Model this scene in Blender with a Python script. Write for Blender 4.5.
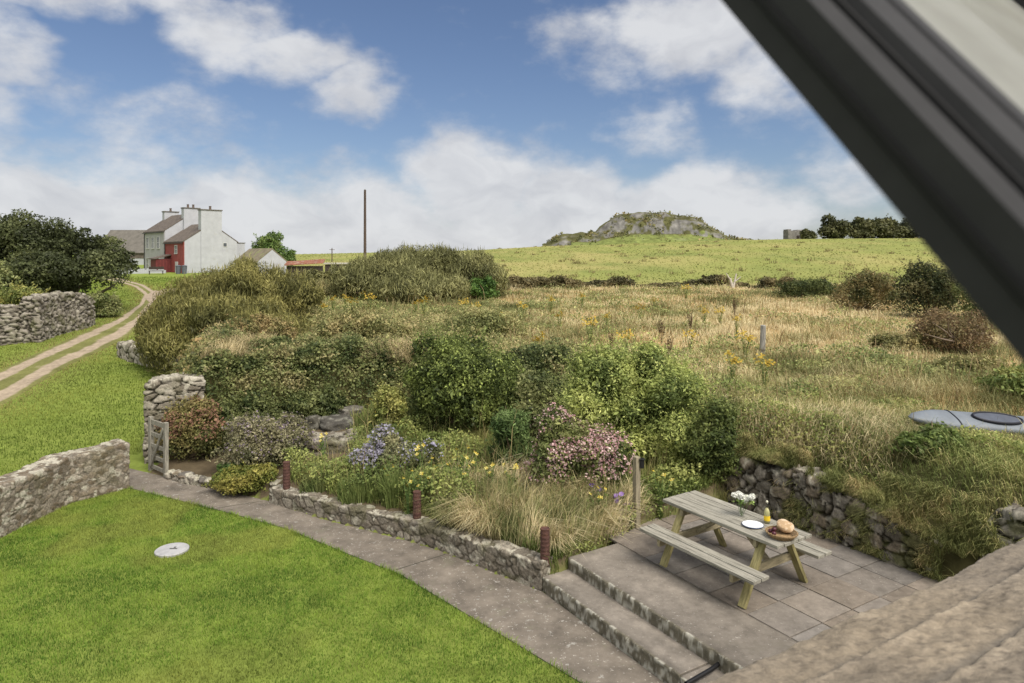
import bpy, bmesh, math, random
import numpy as np
from mathutils import Vector, Matrix
R = math.radians
for o in list(bpy.data.objects): bpy.data.objects.remove(o)
S = bpy.context.scene
COL = S.collection
# ------------------------------------------------------------------ camera, sky, sun, exposure
CAMZ, F, HOR = 4.39, 683.0, 256.0
cd = bpy.data.cameras.new('camera'); cam = bpy.data.objects.new('camera', cd); COL.objects.link(cam)
cam.location = (0, 0, CAMZ); cam.rotation_euler = (R(90), 0, 0)
cd.sensor_width = 36; cd.lens = 36*F/1024; cd.shift_y = -(341.5-HOR)/1024
cd.clip_start = .03; cd.clip_end = 6000
cd.dof.use_dof = True; cd.dof.focus_distance = 12; cd.dof.aperture_fstop = 3.8
S.camera = cam
SUN_AZ, SUN_EL = 140, 54          # degrees clockwise from the view direction, and height
W = bpy.data.worlds.new('World'); S.world = W; W.use_nodes = True
nt = W.node_tree; nt.nodes.clear()
def N(nt, t, **k):
    n = nt.nodes.new(t)
    for a, v in k.items(): setattr(n, a, v)
    return n
def mth(nt, op, a, b=None, c=None, clamp=False):
    n = N(nt, 'ShaderNodeMath', operation=op, use_clamp=clamp)
    for i, v in enumerate((a, b, c)):
        if v is None: continue
        if isinstance(v, (int, float)): n.inputs[i].default_value = v
        else: nt.links.new(v, n.inputs[i])
    return n.outputs[0]
def build_sky():
    L = nt.links.new
    sky = N(nt, 'ShaderNodeTexSky', sky_type='NISHITA', sun_disc=False)
    sky.sun_elevation = R(SUN_EL); sky.sun_rotation = R(SUN_AZ)
    sky.air_density = 1.0; sky.dust_density = .6; sky.ozone_density = 2.5
    tint = N(nt, 'ShaderNodeMix', data_type='RGBA', blend_type='MULTIPLY'); tint.inputs[0].default_value = 1
    L(sky.outputs[0], tint.inputs[6]); tint.inputs[7].default_value = SKY_TINT
    tc = N(nt, 'ShaderNodeTexCoord'); sep = N(nt, 'ShaderNodeSeparateXYZ'); L(tc.outputs['Generated'], sep.inputs[0])
    az = mth(nt, 'ARCTAN2', sep.outputs[0], sep.outputs[1]); el = mth(nt, 'ARCSINE', sep.outputs[2])
    co = N(nt, 'ShaderNodeCombineXYZ'); L(az, co.inputs[0]); L(el, co.inputs[1])
    def noise(scale, det, vec, sx=1, sy=1.6, rough=.55, z=0):
        mp = N(nt, 'ShaderNodeMapping'); mp.inputs['Scale'].default_value = (sx, sy, 1); mp.inputs['Location'].default_value = (z, z*.7, z)
        L(vec, mp.inputs[0]); n = N(nt, 'ShaderNodeTexNoise'); n.inputs['Scale'].default_value = scale
        n.inputs['Detail'].default_value = det; n.inputs['Roughness'].default_value = rough; L(mp.outputs[0], n.inputs['Vector']); return n
    wn = noise(7, 3, co.outputs[0], z=3.1)
    ws = N(nt, 'ShaderNodeVectorMath', operation='SUBTRACT'); L(wn.outputs['Color'], ws.inputs[0]); ws.inputs[1].default_value = (.5, .5, .5)
    wm = N(nt, 'ShaderNodeVectorMath', operation='MULTIPLY'); L(ws.outputs[0], wm.inputs[0]); wm.inputs[1].default_value = (.16, .10, 0)
    wa = N(nt, 'ShaderNodeVectorMath', operation='ADD'); L(co.outputs[0], wa.inputs[0]); L(wm.outputs[0], wa.inputs[1])
    def ang(px, py):
        a = math.atan((px-512)/F); return a, math.atan((HOR-py)/F*math.cos(a))
    total = None
    for (px, py, rx, ry, amp) in CLOUDS:
        a, e = ang(px, py); ra = rx/F; re = ry/F
        s = N(nt, 'ShaderNodeVectorMath', operation='SUBTRACT'); L(wa.outputs[0], s.inputs[0]); s.inputs[1].default_value = (a, e, 0)
        m = N(nt, 'ShaderNodeVectorMath', operation='MULTIPLY'); L(s.outputs[0], m.inputs[0]); m.inputs[1].default_value = (1/ra, 1/re, 0)
        ln = N(nt, 'ShaderNodeVectorMath', operation='LENGTH'); L(m.outputs[0], ln.inputs[0])
        mr = N(nt, 'ShaderNodeMapRange', interpolation_type='SMOOTHSTEP'); L(ln.outputs['Value'], mr.inputs[0])
        mr.inputs[1].default_value = 0.2; mr.inputs[2].default_value = 1.5; mr.inputs[3].default_value = amp; mr.inputs[4].default_value = 0
        total = mr.outputs[0] if total is None else mth(nt, 'MAXIMUM', total, mr.outputs[0])
    # everywhere outside the photographed piece of sky: unseen near-solid cloud, added for whiter ambient light
    far = N(nt, 'ShaderNodeMapRange', interpolation_type='SMOOTHSTEP'); L(mth(nt, 'ABSOLUTE', az), far.inputs[0])
    far.inputs[1].default_value = .75; far.inputs[2].default_value = 1.0; far.inputs[3].default_value = 0; far.inputs[4].default_value = .95
    total = mth(nt, 'MAXIMUM', total, far.outputs[0])
    n1 = noise(9, 9, co.outputs[0], rough=.6, z=1.7)
    d = mth(nt, 'ADD', total, mth(nt, 'MULTIPLY', mth(nt, 'SUBTRACT', n1.outputs[0], .5), 1.5))
    dens = N(nt, 'ShaderNodeMapRange', interpolation_type='SMOOTHSTEP'); L(d, dens.inputs[0])
    dens.inputs[1].default_value = .13; dens.inputs[2].default_value = .84
    n2 = noise(11, 6, wa.outputs[0], z=8.3)
    sh = N(nt, 'ShaderNodeMapRange'); L(mth(nt, 'ADD', n2.outputs[0], mth(nt, 'MULTIPLY', dens.outputs[0], .15)), sh.inputs[0]); sh.inputs[1].default_value = .35; sh.inputs[2].default_value = .75
    cc = N(nt, 'ShaderNodeMix', data_type='RGBA'); L(sh.outputs[0], cc.inputs[0]); cc.inputs[6].default_value = CLOUD_LO; cc.inputs[7].default_value = CLOUD_HI
    glow = N(nt, 'ShaderNodeVectorMath', operation='DOT_PRODUCT'); L(tc.outputs['Generated'], glow.inputs[0]); glow.inputs[1].default_value = (math.sin(R(SUN_AZ))*math.cos(R(SUN_EL)), math.cos(R(SUN_AZ))*math.cos(R(SUN_EL)), math.sin(R(SUN_EL)))
    gr = N(nt, 'ShaderNodeMapRange', interpolation_type='SMOOTHSTEP'); L(glow.outputs['Value'], gr.inputs[0]); gr.inputs[1].default_value = .15; gr.inputs[2].default_value = .85
    cs = N(nt, 'ShaderNodeMix', data_type='RGBA'); L(gr.outputs[0], cs.inputs[0]); L(cc.outputs[2], cs.inputs[6]); cs.inputs[7].default_value = CLOUD_SUN; cc = cs
    mx = N(nt, 'ShaderNodeMix', data_type='RGBA'); L(mth(nt, 'MULTIPLY', dens.outputs[0], .93), mx.inputs[0]); L(tint.outputs[2], mx.inputs[6]); L(cc.outputs[2], mx.inputs[7])
    bg = N(nt, 'ShaderNodeBackground'); L(mx.outputs[2], bg.inputs[0]); bg.inputs[1].default_value = .1
    out = N(nt, 'ShaderNodeOutputWorld'); L(bg.outputs[0], out.inputs[0])
SKY_TINT = (.50, .495, .535, 1)
CLOUD_LO, CLOUD_HI, CLOUD_SUN = (2.95, 3.02, 3.25, 1), (4.15, 4.2, 4.3, 1), (7.6, 7.45, 7.2, 1)
CLOUDS = [ # photo px centre, radii px, amount
 (150,226,160,50,1.05),(250,234,170,54,1.05),(380,228,140,60,1.0),(470,190,90,62,.95),(560,215,110,58,1.0),(690,222,120,60,1.1),(640,200,100,30,.7),(60,235,70,46,.8),(620,235,200,40,1.0),
 (225,30,60,42,.75),(290,55,66,34,.8),(345,85,48,38,.75),(130,4,140,20,.6),
 (150,120,110,40,.5),(90,160,80,40,.48),(8,45,34,44,.7),(5,140,36,60,.55),(225,165,50,22,.35),
 (700,25,95,58,.85),(600,45,80,44,.5),(650,130,60,38,.5),(790,60,80,70,.6),(850,170,90,40,.4),(980,40,160,90,.8),(900,235,150,40,.25)]
build_sky()
sl = bpy.data.lights.new('sun', 'SUN'); so = bpy.data.objects.new('sun', sl); COL.objects.link(so)
sl.energy = 2.3; sl.angle = R(30); sl.color = (1, .93, .83)
so.rotation_euler = (R(90-SUN_EL), 0, R(180-SUN_AZ)); so.location = (0, 0, 60)
# the lamp's -Z must run from the sun down to the scene
_d = Vector((math.sin(R(SUN_AZ))*math.cos(R(SUN_EL)), math.cos(R(SUN_AZ))*math.cos(R(SUN_EL)), math.sin(R(SUN_EL))))
so.rotation_euler = _d.to_track_quat('Z', 'Y').to_euler()
vs = S.view_settings; vs.view_transform = 'Standard'; vs.look = 'None'; vs.gamma = 1; vs.use_curve_mapping = False
vs.exposure = .85
S.render.engine = 'CYCLES'
cy = S.cycles; cy.use_denoising = True; cy.max_bounces = 6; cy.diffuse_bounces = 3; cy.glossy_bounces = 3; cy.transmission_bounces = 5; cy.transparent_max_bounces = 8
cy.caustics_reflective = False; cy.caustics_refractive = False
# ------------------------------------------------------------------ numpy helpers
RNG = np.random.default_rng(7); random.seed(7)
def hsh(ix, iy, iz, seed=0):
    n = (ix.astype(np.int64)*374761393 + iy.astype(np.int64)*668265263 + iz.astype(np.int64)*2147483647 + seed*1274126177) & 0xFFFFFFFF
    n = ((n ^ (n >> 13))*1274126177) & 0xFFFFFFFF
    n = ((n ^ (n >> 16))*2246822519) & 0xFFFFFFFF
    return ((n ^ (n >> 15)) & 0xFFFFFF)/float(0xFFFFFF)
def vnoise(P, seed=0):
    i = np.floor(P).astype(np.int64); f = P-i; f = f*f*(3-2*f); r = 0
    for dx in (0, 1):
        for dy in (0, 1):
            for dz in (0, 1):
                w = (f[:,0] if dx else 1-f[:,0])*(f[:,1] if dy else 1-f[:,1])*(f[:,2] if dz else 1-f[:,2])
                r = r+w*hsh(i[:,0]+dx, i[:,1]+dy, i[:,2]+dz, seed)
    return r
def fbm(P, oct=4, seed=0):
    P = np.asarray(P, float); a, t, s = .5, 0, 0
    for k in range(oct): t = t+a*vnoise(P*2**k, seed+k*17); s += a; a *= .5
    return t/s
def fbm2(X, Y, sc, oct=3, seed=0):
    X = np.asarray(X, float); return fbm(np.stack([X.ravel()/sc, np.asarray(Y, float).ravel()/sc, np.zeros(X.size)], 1), oct, seed).reshape(X.shape)
def worley(P, seed=0, jit=.85):
    i = np.floor(P).astype(np.int64); n = len(P); f1 = np.full(n, 9.); f2 = np.full(n, 9.); idh = np.zeros(n)
    for dx in (-1, 0, 1):
        for dy in (-1, 0, 1):
            for dz in (-1, 0, 1):
                a, b, c = i[:,0]+dx, i[:,1]+dy, i[:,2]+dz
                q = np.stack([a+.5+(hsh(a,b,c,seed)-.5)*jit, b+.5+(hsh(a,b,c,seed+1)-.5)*jit, c+.5+(hsh(a,b,c,seed+2)-.5)*jit], 1)
                d = np.sqrt(((P-q)**2).sum(1)); k = d < f1
                f2 = np.where(k, f1, np.minimum(f2, d)); f1 = np.where(k, d, f1); idh = np.where(k, hsh(a,b,c,seed+5), idh)
    return f1, f2, idh
def sstep(a, b, x):
    t = np.clip((x-a)/(b-a), 0, 1); return t*t*(3-2*t)
def seg_dist(X, Y, pts, wv=None):
    best = np.full(np.shape(X), 1e9); wb = np.zeros(np.shape(X))
    for k in range(len(pts)-1):
        (x0, y0), (x1, y1) = pts[k], pts[k+1]; dx, dy = x1-x0, y1-y0
        t = np.clip(((X-x0)*dx+(Y-y0)*dy)/(dx*dx+dy*dy), 0, 1); d = np.hypot(X-x0-t*dx, Y-y0-t*dy); m = d < best
        best = np.where(m, d, best)
        if wv is not None: wb = np.where(m, wv[k]+(wv[k+1]-wv[k])*t, wb)
    return (best, wb) if wv is not None else best
def inside(X, Y, poly):
    r = np.zeros(np.shape(X), bool); n = len(poly)
    for k in range(n):
        x0, y0 = poly[k]; x1, y1 = poly[(k+1) % n]
        if y0 == y1: continue
        c = ((y0 > Y) != (y1 > Y)) & (X < (x1-x0)*(Y-y0)/(y1-y0)+x0); r ^= c
    return r
# ------------------------------------------------------------------ the lie of the land
U2 = np.array([.52, -.855]); V2 = np.array([.855, .52]); A2 = np.array([.75, 9.14])
def uv(u, v): p = A2+U2*u+V2*v; return float(p[0]), float(p[1])
LAWN_EDGE = [(-7.28,12.92),(-5.03,11.76),(-3.63,10.98),(-2.34,9.99),(-1.56,9.42),(.70,7.02),(2.3,5.1)]
FAR_EDGE = [(-7.87,14.07),(-5.9,13.03),(-4.23,12.14),(-3.22,11.4),(-1.58,10.48),(-1.09,10.16),(.40,8.9),(2.7,5.16)]
FOOT = [(8.9,2.5),(6.34,6.68),(3.62,11.2),(2.6,12.2),(1.0,13.4),(-1.0,15.4),(-3.0,16.3),(-4.6,16.0),(-6.0,15.0),(-7.3,14.5),(-8.1,15.0),(-9.2,18.5),(-11.6,24.2),(-15.3,27.2),(-17.2,36),(-18.5,48),(-20,60),(-24,80)]
FOOTW = [1.4,1.2,1.2,1.6,2.2,2.0,1.5,1.3,1.2,.9,1.0,1.2,1.4,1.6,2,3,4,5]
PLATEAU = FOOT+[(400,80),(400,2.5)]
BED = [(-7.3,13.7)]+FAR_EDGE[1:6]+[(.40,8.9),(.75,9.14),(2.0,10.3),(3.62,11.2)]+FOOT[3:10]
SKX = [-200,0,280,363,480,545,650,730,800,920,1024,1300]; SKY_ = [252,253,254.5,253,250,246.5,243,240,239,238,237,236]
def height(X, Y):
    X = np.asarray(X, float); Y = np.asarray(Y, float)
    px = 512+F*X/np.maximum(Y, 1.)
    crest = CAMZ+(HOR-np.interp(px, SKX, SKY_))*200/F
    low = np.interp(Y, [0,14.3,20,30,50,75], [0,0,.25,.6,1.2,1.75])
    up = np.interp(Y, [0,11,17,30,58,75], [1.5,1.6,1.6,1.65,1.75,1.85])
    d, w = seg_dist(X, Y, FOOT, FOOTW)
    t = np.clip(d/np.maximum(w, .1), 0, 1); m = np.where(inside(X, Y, PLATEAU), 1-(1-t)**2.2, 0)
    dp = seg_dist(X, Y, FAR_EDGE); ib = inside(X, Y, BED)
    bs = .32+.68*sstep(-5.2, -4.2, X)
    low = low+np.where(ib, (.30*sstep(.06, .22, dp)+.10*np.minimum(dp, 5))*bs, 0)
    low = low+np.where(Y > 15, .12*(fbm2(X, Y, 7, 2, 3)-.5), 0)
    up = up+.45*(fbm2(X, Y, 5, 3, 9)-.5)+.15*(fbm2(X, Y, 1.3, 2, 11)-.5)
    z = low*(1-m)+up*m
    tt = np.clip((Y-75)/125, 0, 1)
    z = z*(1-tt)+crest*tt - np.maximum(Y-232, 0)*.02 + np.where(Y > 75, .5*(fbm2(X, Y, 30, 2, 21)-.5), 0)
    return z
def axis(core0, core1, step, lo, hi, g=1.09):
    a = list(np.arange(core0, core1, step)); s = step; x = a[-1]
    while x < hi: s *= g; x += s; a.append(x)
    s = step; x = core0; b = []
    while x > lo: s *= g; x -= s; b.append(x)
    return np.array(b[::-1]+a)
GX = axis(-13, 9, .13, -1600, 1600); GY = axis(3, 21, .13, -60, 2600)
_gx, _gy = np.meshgrid(GX, GY); GZ = height(_gx, _gy)
def hm(X, Y):
    X = np.asarray(X, float); Y = np.asarray(Y, float)
    i = np.clip(np.searchsorted(GX, X)-1, 0, len(GX)-2); j = np.clip(np.searchsorted(GY, Y)-1, 0, len(GY)-2)
    a = (X-GX[i])/(GX[i+1]-GX[i]); b = (Y-GY[j])/(GY[j+1]-GY[j])
    return (GZ[j,i]*(1-a)+GZ[j,i+1]*a)*(1-b)+(GZ[j+1,i]*(1-a)+GZ[j+1,i+1]*a)*b
def G(px, py):          # where the sight line of a photo point meets the ground
    Y = np.exp(np.linspace(math.log(2.5), math.log(400), 6000)); X = (px-512)/F*Y; Z = CAMZ-(py-HOR)/F*Y
    k = np.argmax(hm(X, Y) >= Z); return float(X[k]), float(Y[k])
def at(px, py, Y): return Vector(((px-512)/F*Y, Y, CAMZ-(py-HOR)/F*Y))
# ------------------------------------------------------------------ materials
MATS = {}
def newmat(name):
    m = bpy.data.materials.new(name); m.use_nodes = True; n = m.node_tree; n.nodes.clear()
    out = N(n, 'ShaderNodeOutputMaterial'); return m, n, out
def pmat(name, col=None, rough=.8, spec=.3, metal=0, attr=False, nscale=0, namp=.3, ndet=5, bump=0, bscale=40, transl=0, coat=0, stretch=(1,1,1), spots=None, obj_rand=0):
    """procedural surface: flat or attribute colour, broken by noise, optional bump, spots (scale, size, colour, threshold)"""
    if name in MATS: return MATS[name]
    m, n, out = newmat(name); L = n.links.new
    bs = N(n, 'ShaderNodeBsdfPrincipled'); bs.inputs['Roughness'].default_value = rough; bs.inputs['Metallic'].default_value = metal
    bs.inputs['Specular IOR Level'].default_value = spec; bs.inputs['Coat Weight'].default_value = coat
    tc = N(n, 'ShaderNodeTexCoord'); mp = N(n, 'ShaderNodeMapping'); mp.inputs['Scale'].default_value = stretch; L(tc.outputs['Object'], mp.inputs[0]); vec = mp.outputs[0]
    if attr: a = N(n, 'ShaderNodeAttribute', attribute_name='Col'); c = a.outputs['Color']
    else: a = N(n, 'ShaderNodeRGB'); a.outputs[0].default_value = (*col, 1); c = a.outputs[0]
    if nscale:
        no = N(n, 'ShaderNodeTexNoise'); no.inputs['Scale'].default_value = nscale; no.inputs['Detail'].default_value = ndet; no.inputs['Roughness'].default_value = .65; L(vec, no.inputs['Vector'])
        mr = N(n, 'ShaderNodeMapRange'); mr.inputs[1].default_value = .3; mr.inputs[2].default_value = .7; mr.inputs[3].default_value = 1-namp; mr.inputs[4].default_value = 1+namp; L(no.outputs[0], mr.inputs[0])
        vm = N(n, 'ShaderNodeVectorMath', operation='SCALE'); L(c, vm.inputs[0]); L(mr.outputs[0], vm.inputs['Scale']); c = vm.outputs[0]
    for (ss, thr, scol, amt) in (spots or []):
        so_ = N(n, 'ShaderNodeTexNoise'); so_.inputs['Scale'].default_value = ss; so_.inputs['Detail'].default_value = 6; so_.inputs['Roughness'].default_value = .7; L(vec, so_.inputs['Vector'])
        mr = N(n, 'ShaderNodeMapRange', interpolation_type='SMOOTHSTEP'); mr.inputs[1].default_value = thr; mr.inputs[2].default_value = thr+.06; mr.inputs[4].default_value = amt; L(so_.outputs[0], mr.inputs[0])
        mx = N(n, 'ShaderNodeMix', data_type='RGBA'); L(mr.outputs[0], mx.inputs[0]); L(c, mx.inputs[6]); mx.inputs[7].default_value = (*scol, 1); c = mx.outputs[2]
    L(c, bs.inputs['Base Color'])
    if bump:
        bn = N(n, 'ShaderNodeTexNoise'); bn.inputs['Scale'].default_value = bscale; bn.inputs['Detail'].default_value = 6; bn.inputs['Roughness'].default_value = .7; L(vec, bn.inputs['Vector'])
        b = N(n, 'ShaderNodeBump'); b.inputs['Strength'].default_value = bump; b.inputs['Distance'].default_value = .02; L(bn.outputs[0], b.inputs['Height']); L(b.outputs[0], bs.inputs['Normal'])
    sh = bs.outputs[0]
    if transl:
        tr = N(n, 'ShaderNodeBsdfTranslucent'); L(c, tr.inputs[0]); ms = N(n, 'ShaderNodeMixShader'); ms.inputs[0].default_value = transl; L(sh, ms.inputs[1]); L(tr.outputs[0], ms.inputs[2]); sh = ms.outputs[0]
    L(sh, out.inputs[0]); MATS[name] = m; return m
LEAF = pmat('leaf', attr=True, rough=.55, spec=.25, transl=.34)
GRASS = pmat('grass_blade', attr=True, rough=.75, spec=.15, transl=.2)
LAWNB = pmat('lawn_blade', attr=True, rough=.75, spec=.15, transl=.2)
PETAL = pmat('petal', attr=True, rough=.7, spec=.2, transl=.25)
BARK = pmat('bark', (.11,.085,.06), rough=.9, nscale=14, namp=.5, bump=.6, bscale=30)
TWIG = pmat('twig', (.16,.12,.075), rough=.9, nscale=14, namp=.4)
STONE = pmat('stone', attr=True, rough=.9, spec=.2, nscale=34, namp=.38, bump=.7, bscale=45)
GROUND = pmat('ground_cover', attr=True, rough=.95, spec=.1, nscale=3.5, namp=.30, ndet=9, bump=.5, bscale=22)
# ------------------------------------------------------------------ object helpers
def tag(o, label=None, cat=None, group=None, kind=None):
    for k, v in (('label', label), ('category', cat), ('group', group), ('kind', kind)):
        if v: o[k] = v
    return o
def thing(name, label, cat, loc=(0,0,0), rz=0, group=None):
    o = bpy.data.objects.new(name, None); o.empty_display_size = .2; COL.objects.link(o); o.location = loc; o.rotation_euler = (0, 0, rz)
    return tag(o, label, cat, group)
def link(name, me, mat, parent=None):
    o = bpy.data.objects.new(name, me); COL.objects.link(o)
    if mat: me.materials.append(mat)
    if parent: o.parent = parent
    return o
GAIN = {'leaf': (2.5, 2.35, 1.75, .13), 'grass_blade': (2.05, 1.92, 1.6, .12), 'lawn_blade': (1.85, 1.42, 1.25, .06), 'ground_cover': (1.4, 1.25, 1.05, .05), 'gravel': (1.0, .95, .9, 0), 'stone': (.80, .765, .71, 0)}
def npmesh(name, V, faces, mat, parent=None, col=None, smooth=False):
    """faces: list of int arrays (n,3)/(n,4)"""
    V = np.asarray(V, np.float32).reshape(-1, 3)
    if col is not None and mat is not None and mat.name in GAIN: 
        g4 = GAIN[mat.name]; col = np.asarray(col)*np.array(g4[:3]); lum = (col @ np.array((.35,.5,.15)))[:,None]; col = np.clip(lum*g4[3]+col*(1-g4[3]), 0, .8)
    if parent is not None and parent.type == 'EMPTY' and parent.rotation_euler.z == 0: V = V-np.array(parent.location, np.float32)
    me = bpy.data.meshes.new(name); me.vertices.add(len(V)); me.vertices.foreach_set('co', V.ravel())
    faces = [np.asarray(f, np.int32) for f in faces if len(f)]
    lv = np.concatenate([f.ravel() for f in faces]); tot = np.concatenate([np.full(len(f), f.shape[1], np.int32) for f in faces])
    me.loops.add(len(lv)); me.loops.foreach_set('vertex_index', lv)
    me.polygons.add(len(tot)); st = np.concatenate([[0], np.cumsum(tot)[:-1]]).astype(np.int32); me.polygons.foreach_set('loop_start', st)
    try: me.polygons.foreach_set('loop_total', tot)
    except Exception: pass
    me.update(calc_edges=True)
    if smooth: me.polygons.foreach_set('use_smooth', np.ones(len(tot), bool))
    if col is not None:
        a = me.color_attributes.new('Col', 'FLOAT_COLOR', 'POINT'); c = np.ones((len(V), 4), np.float32); c[:, :3] = col; a.data.foreach_set('color', c.ravel())
    return link(name, me, mat, parent)
def grid_faces(nr, nc, wrap=False):
    i = np.arange(nr*nc).reshape(nr, nc)
    if wrap: i = np.concatenate([i, i[:, :1]], 1)
    return np.stack([i[:-1,:-1].ravel(), i[:-1,1:].ravel(), i[1:,1:].ravel(), i[1:,:-1].ravel()], 1)
def pal(n, palette, rng, P=None, sc=.4, seed=0, jit=.25):
    """colours drawn from a palette, clumped by noise, jittered"""
    palette = np.array(palette, float); k = len(palette)
    t = rng.random(n) if P is None else np.clip(.5+(fbm(np.asarray(P)/sc, 3, seed)-.5)*2.6+rng.normal(0, .16, n), 0, 1)
    f = np.clip(t*(k-1), 0, k-1.001); i = f.astype(int); a = (f-i)[:,None]
    return (palette[i]*(1-a)+palette[i+1]*a)*(1+rng.normal(0, jit, n)).clip(.4, 1.8)[:,None] if k > 1 else palette[np.zeros(n, int)]*(1+rng.normal(0, jit, n)).clip(.4, 1.8)[:,None]
def unit(v): return v/np.maximum(np.linalg.norm(v, axis=1, keepdims=True), 1e-9)
def rdir(n, rng): return unit(rng.normal(size=(n, 3)))
def leaf_quads(P, Nn, size, rng, aspect=.5, T=None):
    n = len(P); T = rdir(n, rng) if T is None else T
    T = unit(T-Nn*(T*Nn).sum(1, keepdims=True)); B = np.cross(Nn, T); s = (size*np.exp(rng.normal(0, .25, n)))[:,None]
    V = np.stack([P-T*s*.5, P+B*s*aspect*.5+Nn*s*.08, P+T*s*.55, P-B*s*aspect*.5+Nn*s*.08], 1).reshape(-1, 3)
    return V, np.arange(4*n).reshape(n, 4)
def leaf_cloud(n, blobs, size, palette, rng, shell=.45, aspect=.5, up=.35, seed=0, sc=.35, lump=.45, zmin=None):
    """blobs: (centre, radii) ellipsoids; leaves spread through the outer part of each"""
    C = np.array([b[0] for b in blobs]); Rr = np.array([np.broadcast_to(b[1], 3) for b in blobs]).astype(float)
    w = (Rr[:,0]*Rr[:,1]+Rr[:,0]*Rr[:,2]+Rr[:,1]*Rr[:,2]); k = rng.choice(len(blobs), n, p=w/w.sum())
    D = rdir(n, rng); D[:,2] = np.where((D[:,2] < -.3) & (rng.random(n) < .6), -D[:,2], D[:,2])
    r = (1-shell*rng.random(n)**1.3)*(1+lump*(fbm(C[k]*1.7+D*2.2, 3, seed)-.5)*2)
    P = C[k]+D*Rr[k]*r[:,None]
    Nn = unit(D*.55+rdir(n, rng)*.75+np.array([0,0,up]))
    if zmin is not None:
        z = hm(P[:,0], P[:,1])+zmin; ok = P[:,2] > z; P, Nn, D = P[ok], Nn[ok], D[ok]
    V, Fc = leaf_quads(P, Nn, size, rng, aspect)
    c = np.repeat(pal(len(P), palette, rng, P, sc, seed), 4, 0)
    return V, Fc, c, P, D
def clumps(c, rad, k, rng, sz=(.28,.45), flat=.85, low=-.25):
    out = []; rad = np.array(rad, float); m = rad.mean()
    for i in range(k):
        d = rdir(1, rng)[0]
        if d[2] < low: d[2] = -d[2]*.5
        r = rng.uniform(.5, .9); s = rng.uniform(*sz)*m*rng.choice([.7, 1, 1, 1.15])
        out.append((np.array(c)+d*rad*r, (s, s, s*flat)))
    return out
def tubes(name, segs, mat, parent=None, nside=6):
    V, Fc = [], []; b = 0; an = np.linspace(0, 2*np.pi, nside, endpoint=False)
    for p0, p1, r0, r1 in segs:
        p0, p1 = np.array(p0, float), np.array(p1, float); d = p1-p0; d /= max(np.linalg.norm(d), 1e-9)
        a = np.cross(d, [0,0,1.] if abs(d[2]) < .9 else [1.,0,0]); a /= np.linalg.norm(a); e = np.cross(d, a)
        ring = np.cos(an)[:,None]*a+np.sin(an)[:,None]*e
        V += [p0+ring*r0, p1+ring*r1]; i = np.arange(nside); j = (i+1) % nside
        Fc.append(np.stack([b+i, b+j, b+nside+j, b+nside+i], 1)); b += 2*nside
    return npmesh(name, np.concatenate(V), [np.concatenate(Fc)], mat, parent, smooth=True)
def branches(base, tips, rng, r=.05, bend=.25):
    out = []; base = np.array(base, float)
    for t in tips:
        t = np.array(t, float); mid = base*.45+t*.55+rng.normal(0, bend*.3, 3); mid[2] = base[2]*.5+t[2]*.5
        q1 = base+(mid-base)*.5+rng.normal(0, .03, 3)
        out += [(base, q1, r, r*.8), (q1, mid, r*.8, r*.55), (mid, t, r*.55, r*.15)]
    return out
def blades(P, length, width, lean, C, rng, tipC=None, dirs=None, nseg=2):
    """bent grass blades: base quad and tip triangle"""
    n = len(P); an = rng.random(n)*2*np.pi if dirs is None else dirs
    D = np.stack([np.cos(an), np.sin(an), np.zeros(n)], 1); sa = rng.random(n)*2*np.pi; Sd = np.stack([np.cos(sa), np.sin(sa), np.zeros(n)], 1)
    L = (length*np.exp(rng.normal(0, .28, n)))[:,None]; w = np.broadcast_to(np.asarray(width, float), (n,))[:,None]; le = (np.broadcast_to(np.asarray(lean, float), (n,))*rng.uniform(.4, 1.5, n))[:,None]
    z = np.array([0,0,1.]); b0 = P-z*.015
    mid = P+(z*np.sqrt(np.clip(1-(le*.45)**2, .1, 1))+D*le*.45)*L*.55
    tip = mid+(z*np.clip(1-le*1.1, -.3, 1)+D*le)*L*.5
    V = np.stack([b0-Sd*w*.5, b0+Sd*w*.5, mid+Sd*w*.38, mid-Sd*w*.38, tip], 1).reshape(-1, 3)
    i = np.arange(n)*5; q = np.stack([i, i+1, i+2, i+3], 1); t = np.stack([i+3, i+2, i+4], 1)
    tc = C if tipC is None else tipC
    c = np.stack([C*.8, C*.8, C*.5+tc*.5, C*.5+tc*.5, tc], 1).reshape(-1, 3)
    return V, q, t, c
def joinlf(parts):
    V, Q, T, C = [], [], [], []; b = 0
    for p in parts:
        if len(p) == 4: v, q, t, c = p
        else: v, q, c = p[:3]; t = np.zeros((0, 3), int)
        V.append(v); Q.append(q+b); T.append(t+b); C.append(c); b += len(v)
    return np.concatenate(V), [np.concatenate(Q), np.concatenate(T)], np.concatenate(C)
def mesh_parts(name, parts, mat, parent=None):
    V, Fc, C = joinlf(parts); return npmesh(name, V, Fc, mat, parent, C)
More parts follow.
